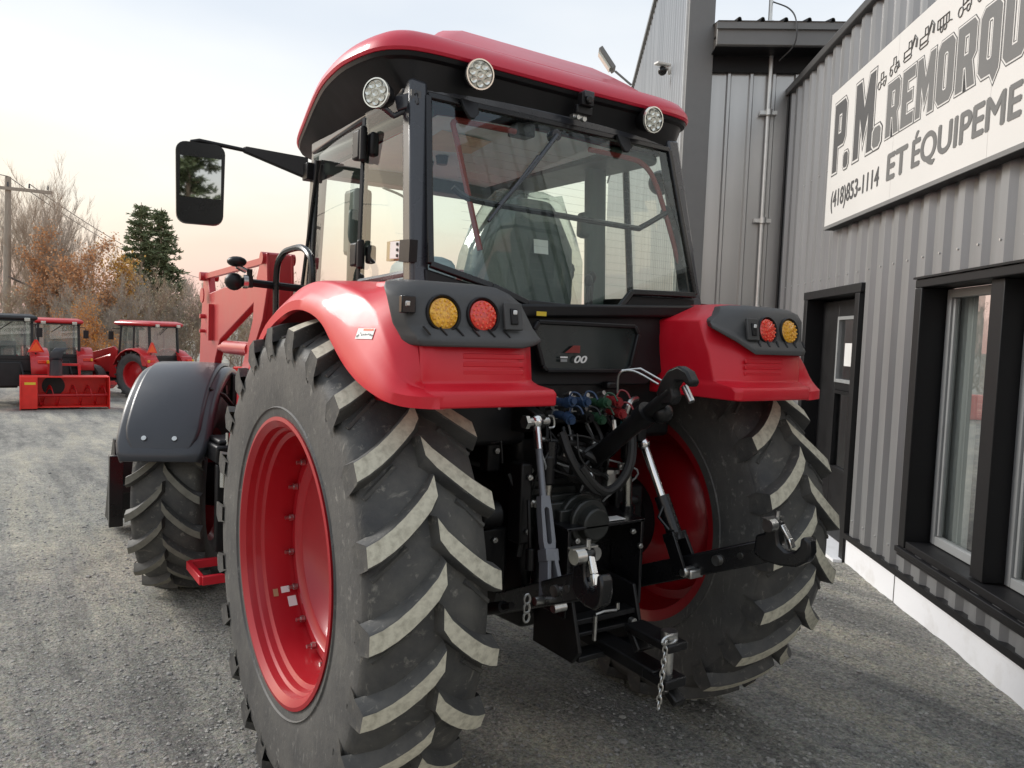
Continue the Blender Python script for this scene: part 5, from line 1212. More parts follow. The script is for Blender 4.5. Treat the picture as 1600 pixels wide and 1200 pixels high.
b = MB(); b.cyl((.163, -.507, 1.375), (.164, -.511, 1.40), .0185); b.build('hose_tape', M['teal'], T)
# clutter on the left of the housing
b = MB(); b.bx(-.30, -.25, -.48, -.40, .95, 1.25); b.cyl((-.20, -.5, 1.17), (-.20, -.5, 1.28), .028); b.tube([(-.28, -.5, 1.12), (-.285, -.53, .93)], .008, 6); b.cyl((-.287, -.53, .95), (-.288, -.535, .87), .016); b.bx(-.42, -.3, -.40, -.32, .78, 1.0); b.cyl((-.45, -.42, 1.06), (-.36, -.42, 1.06), .05); b.bx(-.36, -.30, -.34, -.28, 1.2, 1.5); b.tube([(-.40, -.42, 1.32), (-.37, -.44, 1.33), (-.36, -.44, 1.25)], .006, 6); b.bx(.25, .40, -.38, -.30, .8, 1.1); b.cyl((.26, -.44, 1.06), (.30, -.46, 1.06), .02, n=8)
b.build('hitch_bracket', M['black_cast'], T, bevel=.008)
# bolt heads and small lines on the castings
hx = MB(); hx.cyl((0, 0, 0), (0, -.010, 0), .011, n=6); hx.cyl((0, -.010, 0), (0, -.017, 0), .006, n=8); HEX = hx.mesh('bolt_head', M['zinc'])
for x, y, z in ((-.15, -.6225, .985), (.12, -.6225, .99), (.16, -.6225, .93), (-.08, -.452, .98), (.10, -.452, .75), (-.13, -.452, .74), (-.16, -.365, 1.38), (.08, -.365, 1.38), (.16, -.365, 1.25), (-.18, -.365, 1.2), (0, -.365, 1.28), (-.1, -.425, .93), (.12, -.425, .96), (-.36, -.405, .96), (-.34, -.405, .82), (.33, -.385, 1.05), (.3, -.385, .86), (-.33, -.345, 1.44), (-.325, -.345, 1.28), (-.27, -.485, 1.2), (-.27, -.485, 1.0)):
    child('bolt_head', HEX, ax, (x, y, z))
rk = random.Random(31)
for k in range(16):
    x0, x1 = rk.uniform(-.22, .18), rk.uniform(-.25, .22); z0, z1 = rk.uniform(1.3, 1.42), rk.uniform(1.05, 1.25); y0 = rk.uniform(-.47, -.40)
    b = MB(); b.tube(catmull([(x0, y0, z0), (x0+rk.uniform(-.03, .03), y0-.05, (z0*2+z1)/3), (x1+rk.uniform(-.05, .05), y0-.06, (z0+z1*2)/3), (x1, y0-.01, z1)], 5), rk.choice((.004, .006, .009)), 6); b.build('control_line', M['hose'] if k % 4 else M['vinyl'], T)
for x, y, z in ((-.2, -.45, 1.33), (.02, -.48, 1.31), (.07, -.47, 1.27), (-.1, -.46, 1.27), (-.24, -.46, 1.1), (.15, -.5, 1.22)):
    b = MB(); b.cyl((x, y, z), (x+.004, y-.03, z-.006), .011, n=8); b.cyl((x, y-.008, z), (x, y-.018, z-.002), .016, n=6); b.build('line_fitting', M['zinc'], T)
# PTO shield and pickup hitch
b = MB(); b.loft([[V(-.19, y, z), V(.19, y, z), V(.19, y, z-.012), V(-.19, y, z-.012)] for y, z in ((-.40, 1.045), (-.62, 1.03))]); b.bx(.17, .185, -.62, -.40, .70, 1.03); b.bx(-.185, -.17, -.62, -.40, .70, 1.03); b.bx(-.17, .17, -.45, -.43, .62, 1.02); sh = b.build('pto_shield', M['black_gloss'], T, bevel=.003)
b = MB(); b.box((.04, -.58, 1.0355), (.12, .05, .003)); b.build('warning_label', M['white'], sh)
b = MB(); b.cyl((0, -.45, .90), (0, -.56, .90), .028, n=14); b.build('pto_shaft', M['zinc'], sh)
b = MB()
for x in (-.17, .13):
    b.prism([V(x-.008, y, z) for y, z in ((-.42, .80), (-.64, .79), (-.70, .60), (-.66, .55), (-.42, .55))], (.016, 0, 0))
fr_ = b.build('drawbar_frame', M['black_cast'], T, bevel=.004)
b = MB(); b.bx(-.16, .12, -.66, -.60, .685, .705); b.bx(-.16, .12, -.66, -.60, .64, .655); b.bx(-.16, .12, -.68, -.60, .555, .575); b.build('frame_rung', M['black_cast'], fr_, bevel=.003)
b = MB(); b.tube([(-.08, -.665, .71), (-.08, -.665, .62)], .008, 8); b.tube([(-.08, -.665, .715), (-.04, -.665, .72), (.02, -.665, .715)], .006, 6); b.cyl((.03, -.66, .715), (.03, -.66, .74), .008); b.cyl((-.14, -.67, .78), (-.14, -.69, .78), .014); b.cyl((.09, -.67, .665), (.09, -.69, .665), .014); b.build('frame_pin', M['zinc'], fr_)
b = MB(); b.beam((0, -.2, .60), (0, -.93, .575), .085, .045); dbr = b.build('drawbar', M['black_cast'], T, bevel=.006)
b = MB(); b.beam((0, -.78, .70), (0, -1.0, .695), .09, .03); b.beam((0, -.85, .635), (0, -.80, .70), .09, .03); b.beam((0, -.88, .575), (0, -1.0, .572), .095, .035); b.beam((0.02, -.90, .56), (.02, -1.0, .50), .05, .03); b.build('clevis', M['black_cast'], dbr, bevel=.006)
b = MB(); b.cyl((0, -.955, .56), (0, -.955, .735), .017, n=16); b.cyl((0, -.955, .70), (0, -.955, .74), .028, n=16); b.cyl((-.02, -.955, .535), (.03, -.955, .53), .012); b.build('drawbar_pin', M['zinc'], dbr)
b = MB(); b.tube([(-.03+.032*cos(2*pi*i/16), -.985, .722+.014*sin(2*pi*i/16)) for i in range(16)], .006, 6, closed=True); b.build('pin_ring', M['zinc'], dbr)
lk = MB(); pts = []
for i in range(12): t = 2*pi*i/12; pts.append((.0075*cos(t), 0, .014*sin(t)))
lk.tube(pts, .0032, 6, closed=True); lkm = lk.mesh('chain_link', M['zinc'])
for i in range(11):
    o_ = bpy.data.objects.new('chain_link', lkm); COL.objects.link(o_); o_.parent = dbr; o_.location = (-.045-.002*i, -.985, .712-.0205*i); o_.rotation_euler = (0, RAD(6), RAD(90*(i % 2)+20))
# stickers
def patch_on(target, name, mat, p, d, u_, w_, h_, parent, off=.002):
    # small sheet laid on a surface: points found by casting onto the part itself
    p, d, u_ = Vector(p), Vector(d).normalized(), Vector(u_).normalized(); v_ = d.cross(u_).normalized(); vs = []
    for j in range(4):
        for i in range(6):
            q = p+u_*w_*(i/5-.5)+v_*h_*(j/3-.5); ok, loc, nr, ix = target.ray_cast(q-d*.3, d)
            vs.append((loc if ok else q)-d*off)
    b_ = MB(); b_.add(vs, [(j*6+i, j*6+i+1, (j+1)*6+i+1, (j+1)*6+i) for j in range(3) for i in range(5)]); return b_.build(name, mat, parent, fix=False)
bpy.context.view_layer.update()
fp = V(-.965, -.585, 1.700); fd_ = V(.80, .35, -.35)
st = patch_on(fenL, 'warning_sticker', M['white'], fp, fd_, V(.35, -.93, -.05), .085, .034, fenL)
def strip(du, dv, w_, h_, mat):
    u_ = V(.35, -.93, -.05).normalized(); v_ = fd_.normalized().cross(u_).normalized()
    patch_on(fenL, 'sticker_print', mat, fp+u_*du+v_*dv, fd_, u_, w_, h_, fenL, .003)
rk = random.Random(2)
strip(.012, -.0125, .05, .006, M['orange'])
for i in range(9): strip(-.03+.0085*i, .002+.004*rk.uniform(-1, 1), .005, .006*rk.uniform(.5, 1), M['sign_dark'])
strip(-.035, .009, .008, .006, M['sign_dark'])
def rim_sticker(mat, t, x, wx, wt):
    b_ = MB(); vs = []
    for i in range(5):
        a = t+wt*(i/4-.5)
        for xx in (x-wx/2, x+wx/2):
            r_ = .434+(-xx-.035-.0)*.0 if False else .4335+max(0, (-xx+.035))*.0
            r_ = .436+.008*max(0, min(1, (-xx-.0)/.077))-.0025
            vs.append((xx, r_*cos(a), r_*sin(a)))
    b_.add(vs, [(2*i, 2*i+1, 2*i+3, 2*i+2) for i in range(4)]); b_.build('rim_sticker', mat, rwL, fix=False)
rim_sticker(M['white'], RAD(-33), -.052, .034, .06); rim_sticker(M['white'], RAD(-40), -.032, .034, .10); rim_sticker(M['card'], RAD(-34), -.092, .02, .07)

# ================================================================== BACKGROUND TRACTORS
def back_tractor(name, label, loc, rz, k=1.0, smv=0, roofred=True, loader=False, canopy=False):
    R_ = empty(name, loc, rz); R_.scale = (k, k, k); tag(R_, label, 'tractor', 'cab tractors parked at the back of the yard')
    # local: forward +Y, rear axle at 0
    lug = MB(); vs = []
    for a, r, t in ((.0, .70, 0), (.0, .755, .01), (.0, .755, .055), (.0, .70, .075), (.20, .68, .11), (.205, .74, .12), (.205, .74, .17), (.20, .68, .18)): vs.append((a, r*cos(t), r*sin(t)))
    lug.add(vs, [(0, 1, 5, 4), (1, 2, 6, 5), (2, 3, 7, 6), (4, 5, 6, 7)]); lugL = lug.mesh('lug', M['rubber']); lug.v = [(-x, y, z) for x, y, z in lug.v]; lugR = lug.mesh('lug', M['rubber'])
    for s_ in (-1, 1):
        b = MB(); b.lathe([(s_*x, r) for x, r in ((.12, .43), (.13, .45), (.10, .42), (-.02, .40), (-.03, .2), (.02, .12), (.02, 0))], n=36); wh = b.build('rear_wheel', M['bg_red'], R_, loc=(s_*.72, 0, .75))
        b = MB(); b.lathe([(-.13, .44), (-.19, .55), (-.20, .62), (-.17, .69), (0, .71), (.17, .69), (.20, .62), (.19, .55), (.13, .44)], n=44); b.build('tyre', M['rubber_side'], wh)
        for i in range(20):
            child('lug', lugL, wh, rx=2*pi*i/20); child('lug', lugR, wh, rx=2*pi*(i+.5)/20)
        b = MB(); b.lathe([(s_*x, r) for x, r in ((.09, .29), (.10, .31), (0, .27), (.0, 0))], n=28); fw = b.build('front_wheel', M['bg_red'], R_, loc=(s_*.68, 2.0, .5))
        b = MB(); b.lathe([(-.10, .30), (-.15, .38), (-.14, .46), (0, .50), (.14, .46), (.15, .38), (.10, .30)], n=32); b.build('tyre', M['rubber_side'], fw)
        b = MB(); rows = []
        for i in range(9):
            t = RAD(20+150*i/8); rows.append([V(s_*x, r*cos(t), .75+r*sin(t)) for x, r in ((.95, .80), (.93, .83), (.80, .85), (.48, .85))])
        b.loft(rows, closed=False); fe = b.build('fender', M['bg_red'], R_, solid=.02, fix=False)
        b = MB(); b.loft([[V(s_*.50, -.74, 1.05), V(s_*.94, -.76, 1.05), V(s_*.94, -.5, 1.05), V(s_*.50, -.5, 1.05)], [V(s_*.50, -.66, 1.34), V(s_*.92, -.68, 1.34), V(s_*.92, -.35, 1.44), V(s_*.50, -.35, 1.44)]]); b.build('fender_rear', M['bg_red'], fe, bevel=.03)
        b = MB(); b.box((s_*.74, -.735, 1.22), (.2, .05, .09)); b.build('tail_lamp', M['red_lens'], fe, bevel=.01)
        b = MB(); b.box((s_*.88, -.735, 1.22), (.07, .055, .09)); b.build('indicator_lamp', M['amber'], fe, bevel=.01)
    b = MB()
    for s_ in (-1, 1):
        b.beam((s_*.56, -.42, 1.3), (s_*.55, -.36, 2.32), .07, .07); b.beam((s_*.62, .25, .75), (s_*.58, .28, 2.32), .05, .05); b.beam((s_*.54, 1.05, .75), (s_*.52, .92, 2.32), .06, .06)
    b.beam((-.57, -.4, 1.32), (.57, -.4, 1.32), .07, .10); b.bx(-.56, .56, -.36, 1.0, .75, .95); b.bx(-.55, .55, -.42, -.30, .95, 1.30)
    cb = b.build('cab', M['bg_black'], R_, bevel=.012)
    def pn(pts): 
        q = MB(); q.add([V(*p) for p in pts], [(0, 1, 2, 3)]); q.build('window', M['bg_glass'], cb, fix=False)
    pn([(-.53, -.405, 1.38), (.53, -.405, 1.38), (.52, -.365, 2.3), (-.52, -.365, 2.3)]); pn([(-.50, 1.03, 1.2), (.50, 1.03, 1.2), (.50, .94, 2.3), (-.50, .94, 2.3)])
    for s_ in (-1, 1):
        pn([(s_*.57, -.37, 1.4), (s_*.61, .22, 1.4), (s_*.575, .25, 2.3), (s_*.555, -.33, 2.3)]); pn([(s_*.615, .28, .9), (s_*.545, 1.0, .9), (s_*.525, .9, 2.3), (s_*.58, .3, 2.3)])
    b = MB(); b.loft([[V(-w_, y0, z), V(w_, y0, z), V(w_, y1, z), V(-w_, y1, z)] for z, w_, y0, y1 in ((2.32, .62, -.50, 1.05), (2.36, .68, -.56, 1.12), (2.43, .66, -.53, 1.09), (2.49, .52, -.38, .95))]); rf = b.build('roof', M['bg_red'] if roofred else M['bg_black'], R_, bevel=.03)
    b = MB(); b.bx(-.60, .60, -.52, 1.0, 2.29, 2.322); b.build('roof_liner', M['bg_black'], rf)
    for x in (-.42, .42):
        b = MB(); b.box((x, -.575, 2.34), (.13, .06, .09)); b.build('work_light', M['lamp_lens'], R_, bevel=.01)
    b = MB(); b.bx(-.24, .24, .05, .20, 1.1, 1.75); b.bx(-.25, .25, .1, .55, 1.0, 1.15); b.build('seat', M['seat'], R_, bevel=.05)
    b = MB(); b.tube([(0.0+.18*cos(2*pi*i/16), .68+.14*sin(2*pi*i/16), 1.55+.1*sin(2*pi*i/16)) for i in range(16)], .018, 6, closed=True); b.cyl((0, .7, 1.55), (0, .85, 1.0), .05); b.build('steering_wheel', M['bg_black'], R_)
    b = MB(); b.tube([(.1, -.41, 2.28), (-.2, -.43, 2.05)], .012, 6); b.build('wiper', M['bg_black'], R_)
    b = MB(); hr = []
    for y, w_, z1 in ((1.0, .38, 1.42), (1.8, .36, 1.38), (2.45, .33, 1.25), (2.6, .28, 1.1)): hr.append([V(-w_, y, .75), V(w_, y, .75), V(w_, y, z1-.1), V(w_*.7, y, z1), V(-w_*.7, y, z1), V(-w_, y, z1-.1)])
    b.loft(hr); b.build('bonnet', M['bg_red'], R_, bevel=.02)
    b = MB(); b.bx(-.22, .22, -.4, 2.4, .5, .85); b.beam((-.6, 0, .75), (.6, 0, .75), .25, .25); b.beam((-.6, 2, .5), (.6, 2, .5), .15, .15); b.bx(-.3, .3, -.5, -.35, .55, 1.2); b.build('chassis', M['bg_black'], R_, bevel=.02)
    for s_ in (-1, 1):
        b = MB(); b.beam((s_*.3, -.3, .6), (s_*.4, -1.0, .62), .04, .07); b.tube([(s_*.28, -.5, 1.15), (s_*.36, -.72, .64)], .025, 6); b.build('lower_link', M['bg_black'], R_)
        b = MB(); b.tube([(s_*.56, .95, 2.2), (s_*.85, .95, 2.2), (s_*.88, .95, 2.1)], .014, 6); b.box((s_*.88, .95, 1.98), (.16, .05, .27)); b.build('mirror', M['bg_black'], R_, bevel=.01)
    if smv:
        b = MB(); x = smv; y = -.58; z = 1.62
        b.prism([(x-.2, y, z-.15), (x+.2, y, z-.15), (x+.035, y, z+.19), (x-.035, y, z+.19)], (0, .01, 0)); sv = b.build('slow_triangle', M['red_lens'], R_)
        b = MB(); b.prism([(x-.14, y-.004, z-.11), (x+.14, y-.004, z-.11), (x, y-.004, z+.13)], (0, .003, 0)); b.build('triangle_face', M['orange'], sv)
        b = MB(); b.beam((x, y+.02, z-.1), (x, y+.1, 1.35), .03, .03); b.build('triangle_bracket', M['bg_black'], sv)
    if loader:
        for s_ in (-1, 1):
            b = MB(); b.prism([V(s_*.55-.04, y, z) for y, z in ((1.1, .6), (1.05, 1.5), (1.2, 1.62), (2.4, 1.35), (2.9, .7), (3.0, .4), (2.85, .4), (2.2, 1.15), (1.35, 1.38), (1.4, .6))], (.08, 0, 0)); b.build('loader_arm', M['bg_red'], R_, bevel=.01)
        b = MB(); b.cyl((-.5, 2.4, 1.1), (.5, 2.4, 1.1), .05); b.build('loader_tube', M['bg_red'], R_)
        b = MB(); b.prism([V(-.95, y, z) for y, z in ((2.95, .65), (2.9, .2), (3.1, .05), (3.6, .04), (3.6, .07), (3.13, .09), (2.95, .22), (3.0, .65))], (1.9, 0, 0)); b.build('loader_bucket', M['bg_red'], R_)
    return R_
def gp(px_, py_dist, d):   # ground point in the direction of photo column px_, at distance d
    v = CF+CR*((px_-800)/FPX)-CU*((560-600)/FPX); h = Vector((v.x, v.y, 0)).normalized(); x, y = CAM.x+h.x*d, CAM.y+h.y*d
    return V(x, y, ground_z(x, y))
p = gp(242, 0, 28.2); back_tractor('parked_tractor', 'parked red cab tractor with orange triangle and red wheel rim, rightmost at the back', p, RAD(32), 1.0, smv=-.62, loader=True)
p = gp(10, 0, 25.2); back_tractor('parked_tractor', 'parked dark cab tractor cut off by the left edge of the photo', p, RAD(4), 1.0, smv=.62, roofred=False)
p = gp(90, 0, 28.6); back_tractor('parked_tractor', 'parked tractor with bright red roof behind the red snow blower', p, RAD(0), 1.0)
# snow blower
def blower(loc, rz, label, k=1.0, grp=None):
    R_ = empty('snow_blower', loc, rz); R_.scale = (k, k, k); tag(R_, label, 'snow blower', grp)
    W, H = .98, .80
    b = MB(); b.bx(-W, W, .62, .65, .04, H); b.bx(-W, W, .0, .65, H, H+.03); b.prism([V(-W, y, z) for y, z in ((.05, .03), (.62, .03), (.62, .06), (.05, .06))], (2*W, 0, 0)); b.build('housing', M['bg_redhot'], R_, bevel=.01)
    for x in (-W-.02, W):
        b = MB(); b.prism([V(x, y, z) for y, z in ((-.12, .0), (.66, .0), (.66, H+.03), (.0, H+.03), (-.12, .6))], (.02, 0, 0)); b.build('side_plate', M['bg_redhot'], R_)
    b = MB(); b.bx(-W, -W+.36, -.04, .0, .02, H+.01); b.build('front_plate', M['bg_redhot'], R_)
    b = MB(); b.cyl((-W, .28, .33), (W, .28, .33), .04, n=12); b.build('auger_shaft', M['bg_red'], R_)
    for s_ in (-1, 1):
        b = MB(); n = 60; vs = []
        for i in range(n+1):
            t = i/n; a = t*2*pi*2.5*s_; x = s_*(.10+.84*t)
            for r in (.17, .27): vs.append((x, .28+r*cos(a), .33+r*sin(a)))
        b.add(vs, [(2*i, 2*i+1, 2*i+3, 2*i+2) for i in range(n)]); b.build('auger_flight', M['bg_red'], R_, solid=.012, fix=False)
    b = MB(); b.cyl((-.25, .6, .55), (-.25, .64, .55), .26, n=24); b.build('impeller_mouth', M['bg_black'], R_)
    b = MB(); b.lathe([(0, .15), (.35, .14), (.42, .16)], c=(-.2, .45, H+.02), axis=(0, 0, 1), n=20); ch = b.build('chute', M['fender_black'], R_)
    b = MB(); rows = [[V(-.2+x-.1*t, .45+.0*t, H+.40+.34*t) + V(0, y, 0) for x, y in ((-.14, -.1), (.14, -.1), (.14, .12), (-.14, .12))] for t in (0, .35, .7, 1)]
    b.loft([[p_+V(.22*i*i/9, -.03*i, 0) for p_ in r] for i, r in enumerate(rows)], closed=False); b.build('chute_deflector', M['fender_black'], ch, solid=.02, fix=False)
    b = MB(); b.beam((-.35, .7, .3), (-.35, .75, 1.1), .06, .06); b.beam((.35, .7, .3), (.35, .75, 1.1), .06, .06); b.beam((-.35, .75, 1.1), (.35, .75, 1.1), .06, .06); b.bx(-.15, .15, .66, .9, .4, .7); b.build('hitch_frame', M['bg_red'], R_)
    b = MB(); b.box((-W+.2, -.044, .655), (.24, .004, .06)); b.build('warning_label', M['yellow'], R_)
    return R_
p = gp(103, 0, 23.4); az = math.atan2(p.x-CAM.x, p.y-CAM.y); blower(p+V(0, 0, .01), -az+RAD(3), 'bright red snow blower with open auger facing the camera, between parked tractors', 1.02)
# implements that only show as reflections in the shop windows
for k in range(6):
    p = V(7.0+2.5*k, 27+.8*k, 0); p.z = ground_z(p.x, p.y)
    if k < 6: blower(p, RAD(160), 'red snow blower in the row mirrored by the shop window panes', 1.15, 'red blowers reflected in the shop windows')

# ================================================================== TREES, POLE, WIRES
def tone(name, col, var=.25, vs_=1.5): return pm(name, col, .9, var=var, vs=vs_)
BARK = [tone('grey bark', (.44, .38, .32)), tone('glare lightened bark', (.58, .51, .43)), tone('brown twig bark', (.42, .32, .24))]  # bark lightened beyond its own tone to imitate glare on far trees
def leafmat(name, c1, c2):
    mt, t, b = nodes(name); n = t.nodes; l = t.links
    g = n.new('ShaderNodeNewGeometry'); cr_ = n.new('ShaderNodeValToRGB'); l.new(g.outputs['Random Per Island'], cr_.inputs[0]); cr_.color_ramp.elements[0].color = (*c1, 1); cr_.color_ramp.elements[1].color = (*c2, 1)
    l.new(cr_.outputs[0], b.inputs['Base Color']); b.inputs['Roughness'].default_value = .75; b.inputs['Specular IOR Level'].default_value = .2
    try: b.inputs['Subsurface Weight'].default_value = 0
    except Exception: pass
    return mt
LEAF = {'orange': leafmat('orange leaves', (.50, .19, .05), (.75, .38, .10)), 'gold': leafmat('gold leaves', (.55, .30, .07), (.70, .43, .13)), 'rust': leafmat('rust leaves', (.55, .27, .12), (.74, .42, .22)), 'needle': leafmat('pine needles', (.11, .14, .075), (.26, .30, .17)), 'olive': leafmat('dry olive brush', (.42, .36, .23), (.56, .49, .33))}
def twig_tree(seed, H, spread, levels=4, leaf=None, nleaf=0, r0=.11, leafsize=.09, dense=1.0, up=.55, trunkfrac=.30):
    rd = random.Random(seed); tr, cw, lf = MB(), MB(), MB(); tips = []
    def seg(mbx, a, c_, ra, rc, n): 
        x, y = frame(c_-a); base = len(mbx.v)
        for p_, r_ in ((a, ra), (c_, rc)):
            for j in range(n): mbx.v.append(tuple(p_+x*cos(2*pi*j/n)*r_+y*sin(2*pi*j/n)*r_))
        for j in range(n): mbx.f.append((base+j, base+(j+1) % n, base+n+(j+1) % n, base+n+j)); mbx.mi.append(0)
    def grow(a, d, ln, r, lev):
        k = 4 if lev == 0 else 3; p_ = a; dirn = d.normalized()
        for i in range(k):
            dn = (dirn+V(rd.gauss(0, .10), rd.gauss(0, .10), rd.gauss(0, .06)+(.05 if lev else .02))).normalized(); q = p_+dn*ln/k; rr_ = r*(1-.55*(i+1)/k)
            seg(tr if lev == 0 else cw, p_, q, r*(1-.55*i/k), rr_, 5 if lev == 0 else 3)
            if lev < levels:
                cnt = int((2.2 if lev == 0 else 2.6)*dense+rd.random()) if (lev > 0 or (i+1)/k > trunkfrac) else 0
                for j in range(cnt):
                    t = rd.random(); bp_ = p_.lerp(q, t); az_ = rd.uniform(0, 2*pi); side = V(cos(az_), sin(az_), 0)
                    nd = (dn*rd.uniform(.55, 1.0)+side*rd.uniform(.5, 1.0)*spread+V(0, 0, up*rd.uniform(.3, 1))).normalized()
                    grow(bp_, nd, ln*rd.uniform(.38, .62), max(.006, rr_*rd.uniform(.4, .6)), lev+1)
            p_, dirn = q, dn
        tips.append(p_)
        if lev >= levels-1: tips.append(a.lerp(p_, .5))
    grow(V(0, 0, 0), V(0, 0, 1), H*.86, r0, 0)
    if leaf:
        for i in range(nleaf):
            p_ = tips[rd.randrange(len(tips))]+V(rd.gauss(0, .16), rd.gauss(0, .16), rd.gauss(0, .14)); s_ = leafsize*rd.uniform(.6, 1.3)
            u_ = V(rd.gauss(0, 1), rd.gauss(0, 1), rd.gauss(0, 1)).normalized(); v_ = u_.cross(V(rd.gauss(0, 1), rd.gauss(0, 1), rd.gauss(0, 1))).normalized()
            lf.add([p_-u_*s_, p_+v_*s_*.6, p_+u_*s_, p_-v_*s_*.6], [(0, 1, 2, 3)])
    return tr, cw, lf
PROTO = {}; TOP = {}
def proto(key, *a, bark=0, **kw):
    tr, cw, lf = twig_tree(*a, **kw); tm_, cm = tr.mesh('trunk', BARK[bark], 60, False), cw.mesh('branches', BARK[bark], 0, False)
    lm = lf.mesh('leaves', LEAF[kw['leaf']], 0, False) if lf.v else None
    zz = sorted(v[2] for v in tr.v+cw.v+lf.v); TOP[key] = zz[int(len(zz)*.985)]
    PROTO[key] = (tm_, cm, lm)
proto('bareA', 11, 9.5, .55, levels=4, r0=.12, bark=1); proto('bareB', 12, 9.0, .50, levels=4, r0=.10, bark=0); proto('bareC', 13, 8.0, .6, levels=4, r0=.09, bark=2)
proto('orangeA', 21, 6.0, .8, levels=4, leaf='rust', nleaf=4200, r0=.08, bark=2, leafsize=.085); proto('orangeB', 22, 4.6, .9, levels=4, leaf='orange', nleaf=3600, r0=.07, bark=2, leafsize=.075, trunkfrac=.15); proto('gold', 23, 5.0, .8, levels=4, leaf='gold', nleaf=5200, r0=.07, bark=2, leafsize=.08, trunkfrac=.2)
proto('brushA', 31, 4.0, .9, levels=4, r0=.06, bark=2, leaf='olive', nleaf=900, leafsize=.05, trunkfrac=.05); proto('brushB', 32, 4.6, .8, levels=4, r0=.06, bark=0, leaf='olive', nleaf=500, leafsize=.05, trunkfrac=.05)
def plant(key, name, label, cat, px_, d, sc_, grp, rz=None):
    p_ = gp(px_, 0, d); R_ = empty(name, p_-V(0, 0, .1), rz if rz is not None else random.uniform(0, 6.28)); R_.scale = (sc_, sc_, sc_); tag(R_, label, cat, grp)
    for nm, me in zip(('trunk', 'branches', 'crown'), PROTO[key]):
        if me: child(nm, me, R_)
    return R_
def el_h(py_, px_, d):  # height above ground for a photo row at distance d
    v = CF+CR*((px_-800)/FPX)-CU*((py_-600)/FPX); h = math.hypot(v.x, v.y); g = gp(px_, 0, d); return CAM.z+v.z/h*d-g.z
rt = random.Random(9)
bares = [(5, 290), (22, 300), (38, 285), (52, 292), (64, 300), (78, 305), (95, 335), (112, 350)]
for i, (x, ytop) in enumerate(bares):
    d = 48+rt.uniform(-3, 9); key = ['bareA', 'bareB', 'bareC'][i % 3]; H = TOP[key]
    plant(key, 'bare_tree', ('leafless grey tree, %s from the left edge, in the group behind the utility pole' % ['first', 'second', 'third', 'fourth', 'fifth', 'sixth', 'seventh', 'last'][i]), 'tree', x, d, el_h(ytop, x, d)/H*1.0, 'bare trees behind the utility pole')
for i, (x, ytop, key, lab) in enumerate(((70, 400, 'orangeA', 'rust leaved tree among the bare trunks, leftmost of the coloured trees'), (110, 372, 'orangeA', 'rust orange tree between the bare trees and the golden tree'), (150, 385, 'orangeA', 'thin rust orange tree beside the round golden tree'), (200, 405, 'gold', 'round golden yellow tree in front of the dark spruces'), (128, 480, 'orangeB', 'bright orange shrub behind the snow blower'), (158, 470, 'orangeB', 'bright orange shrub beside the right parked tractor roof'), (100, 490, 'orangeB', 'low orange shrub behind the red roofed tractor'))):
    d = (44 if key != 'orangeB' else 36)+rt.uniform(-2, 2); H = TOP[key]
    plant(key, 'autumn_tree', lab, 'tree', x, d, el_h(ytop, x, d)/H*1.02, 'autumn coloured trees', rz=i*1.3)
for i in range(31):
    x = -4+i*19+rt.uniform(-6, 6); d = rt.uniform(40, 50); key = ['brushA', 'brushB'][i % 2]; H = TOP[key]; yt = 440+rt.uniform(-10, 25) if x > 180 else 455+rt.uniform(-20, 20)
    plant(key, 'brush_tree', 'thin leafless brushwood tree in the hedge along the far edge of the yard', 'tree', x, d, el_h(yt, x, d)/H, 'brushwood along the yard edge')
# conifers
def conifer(seed, H, Rb):
    rd = random.Random(seed); tr, lf = MB(), MB(); tr.cyl((0, 0, 0), (0, 0, H), .16, .015, 8)
    z = H*.10
    while z < H*.985:
        f_ = 1-z/H; nb = int(6+6*f_); 
        for k in range(nb):
            a = rd.uniform(0, 2*pi); ln = Rb*(f_**.72)*rd.uniform(.65, 1.12)+.12; p0 = V(0, 0, z+rd.uniform(-.12, .12)); d = V(cos(a), sin(a), rd.uniform(-.05, .28))
            tip = p0+d*ln; tr.tube([p0, p0.lerp(tip, .6)-V(0, 0, .02), tip], .012, 3, cap=False)
            m_ = int(6+26*ln/Rb)
            for j in range(m_):
                t = rd.uniform(.2, 1.03); c_ = p0.lerp(tip, t)+V(rd.gauss(0, .07), rd.gauss(0, .07), rd.gauss(0, .05)+.03)
                for q in range(3):
                    u_ = (d*.6+V(rd.gauss(0, .8), rd.gauss(0, .8), rd.gauss(.25, .5))).normalized(); v_ = u_.cross(V(rd.gauss(0, 1), rd.gauss(0, 1), rd.gauss(0, 1))).normalized(); s_ = rd.uniform(.09, .19)
                    lf.add([c_-v_*s_*.28, c_+u_*s_*1.3-v_*s_*.1, c_+u_*s_*1.3+v_*s_*.1, c_+v_*s_*.28], [(0, 1, 2, 3)])
        z += H*.028+.05*f_
    return tr.mesh('trunk', BARK[2], 60, False), lf.mesh('crown', LEAF['needle'], 0, False)
con = [conifer(41, 9.0, 1.75), conifer(42, 8.5, 1.6)]
for i, (x, yt, d, lab) in enumerate(((219, 316, 52, 'dark green conifer with the tallest top behind the golden tree'), (250, 324, 53, 'dark green conifer standing right beside the taller conifer'))):
    p_ = gp(x, 0, d); R_ = empty('conifer', p_); s_ = el_h(yt, x, d)/(9.0, 8.5)[i]; R_.scale = (s_*1.1, s_*1.1, s_); tag(R_, lab, 'tree', 'pair of conifers'); child('trunk', con[i][0], R_); child('crown', con[i][1], R_)
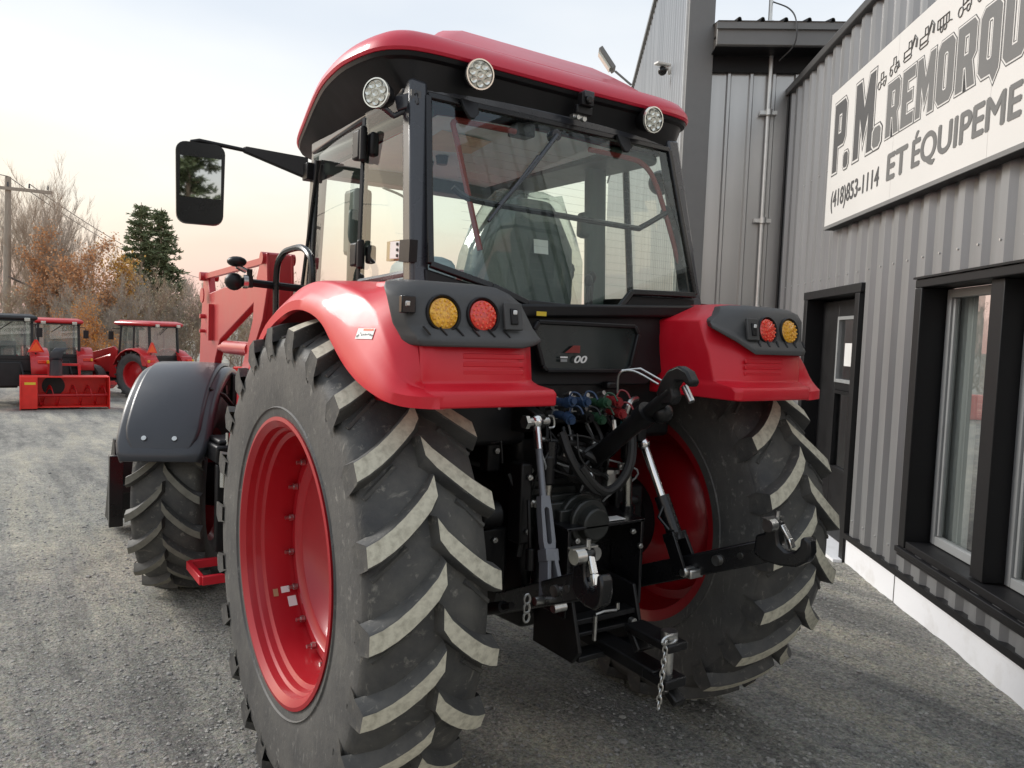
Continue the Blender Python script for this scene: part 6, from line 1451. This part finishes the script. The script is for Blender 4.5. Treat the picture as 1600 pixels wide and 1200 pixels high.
# conifers behind the camera, seen only in the mirror glass
for i, (x, y, s_) in enumerate(((-9, -26, 1.3), (-13, -29, 1.5), (-6, -33, 1.4), (-18, -27, 1.2), (-2, -30, 1.5))):
    R_ = empty('conifer', (x, y, -.1), i*1.1); R_.scale = (s_, s_, s_); tag(R_, 'dark conifer reflected in the left mirror glass', 'tree', 'conifers reflected in the mirror'); child('trunk', con[i % 2][0], R_); child('crown', con[i % 2][1], R_)
# utility pole
d = 46; p0 = gp(9, 0, d); h = el_h(276, 13, d); pb = MB(); pb.cyl(p0-V(0, 0, .3), p0+V(.12, 0, h), .20, .13, 12); po = pb.build('utility_pole', M['pole']); tag(po, 'weathered wooden utility pole with crossarm at the left edge', 'pole')
hz = el_h(294, 13, d); b = MB(); ctr = p0+V(.1, 0, hz); cd_ = V(.93, -.2, 0).normalized(); b.beam(ctr-cd_*2.1+V(0, -.15, 0), ctr+cd_*1.9+V(0, -.15, -.06), .13, .15); b.build('crossarm', M['pole'], po)
b = MB()
for t in (-1.9, -.9, 0, .9, 1.7): b.cyl(ctr+cd_*t+V(0, -.15, .06), ctr+cd_*t+V(0, -.15, .28), .045, .03)
b.build('insulator', M['fender_black'], po)
def wire(a, c_, sag, r, label):
    r *= 1.8
    a, c_ = Vector(a), Vector(c_); pts = [a.lerp(c_, i/24)-V(0, 0, sag*4*(i/24)*(1-i/24)) for i in range(25)]; b = MB(); b.tube(pts, r, 5); tag(b.build('overhead_wire', M['wire_pale'], smooth=60), label, 'wire', 'overhead wires')
M['wire_pale'] = pm('weathered wire', (.22, .20, .19), .6)
q0 = gp(285, 0, 75); top = p0+V(.12, -.1, h)
wire(top, q0+V(0, 0, el_h(430, 300, 75)), .6, .012, 'thin overhead wire running from the pole top down to the right')
wire(ctr+cd_*.9+V(0, -.15, .28), q0+V(2, 0, el_h(436, 310, 75)), .7, .012, 'second thin overhead wire just below the topmost wire')
wire(top, p0+V(-30, -12, h+3.5), .5, .012, 'thin overhead wire leaving the pole top towards the left')
wire(p0+V(.1, -.15, el_h(432, 11, d)), gp(230, 0, 60)+V(0, 0, el_h(492, 230, 60)), .5, .03, 'thick dark telephone wire crossing low in front of the trees')
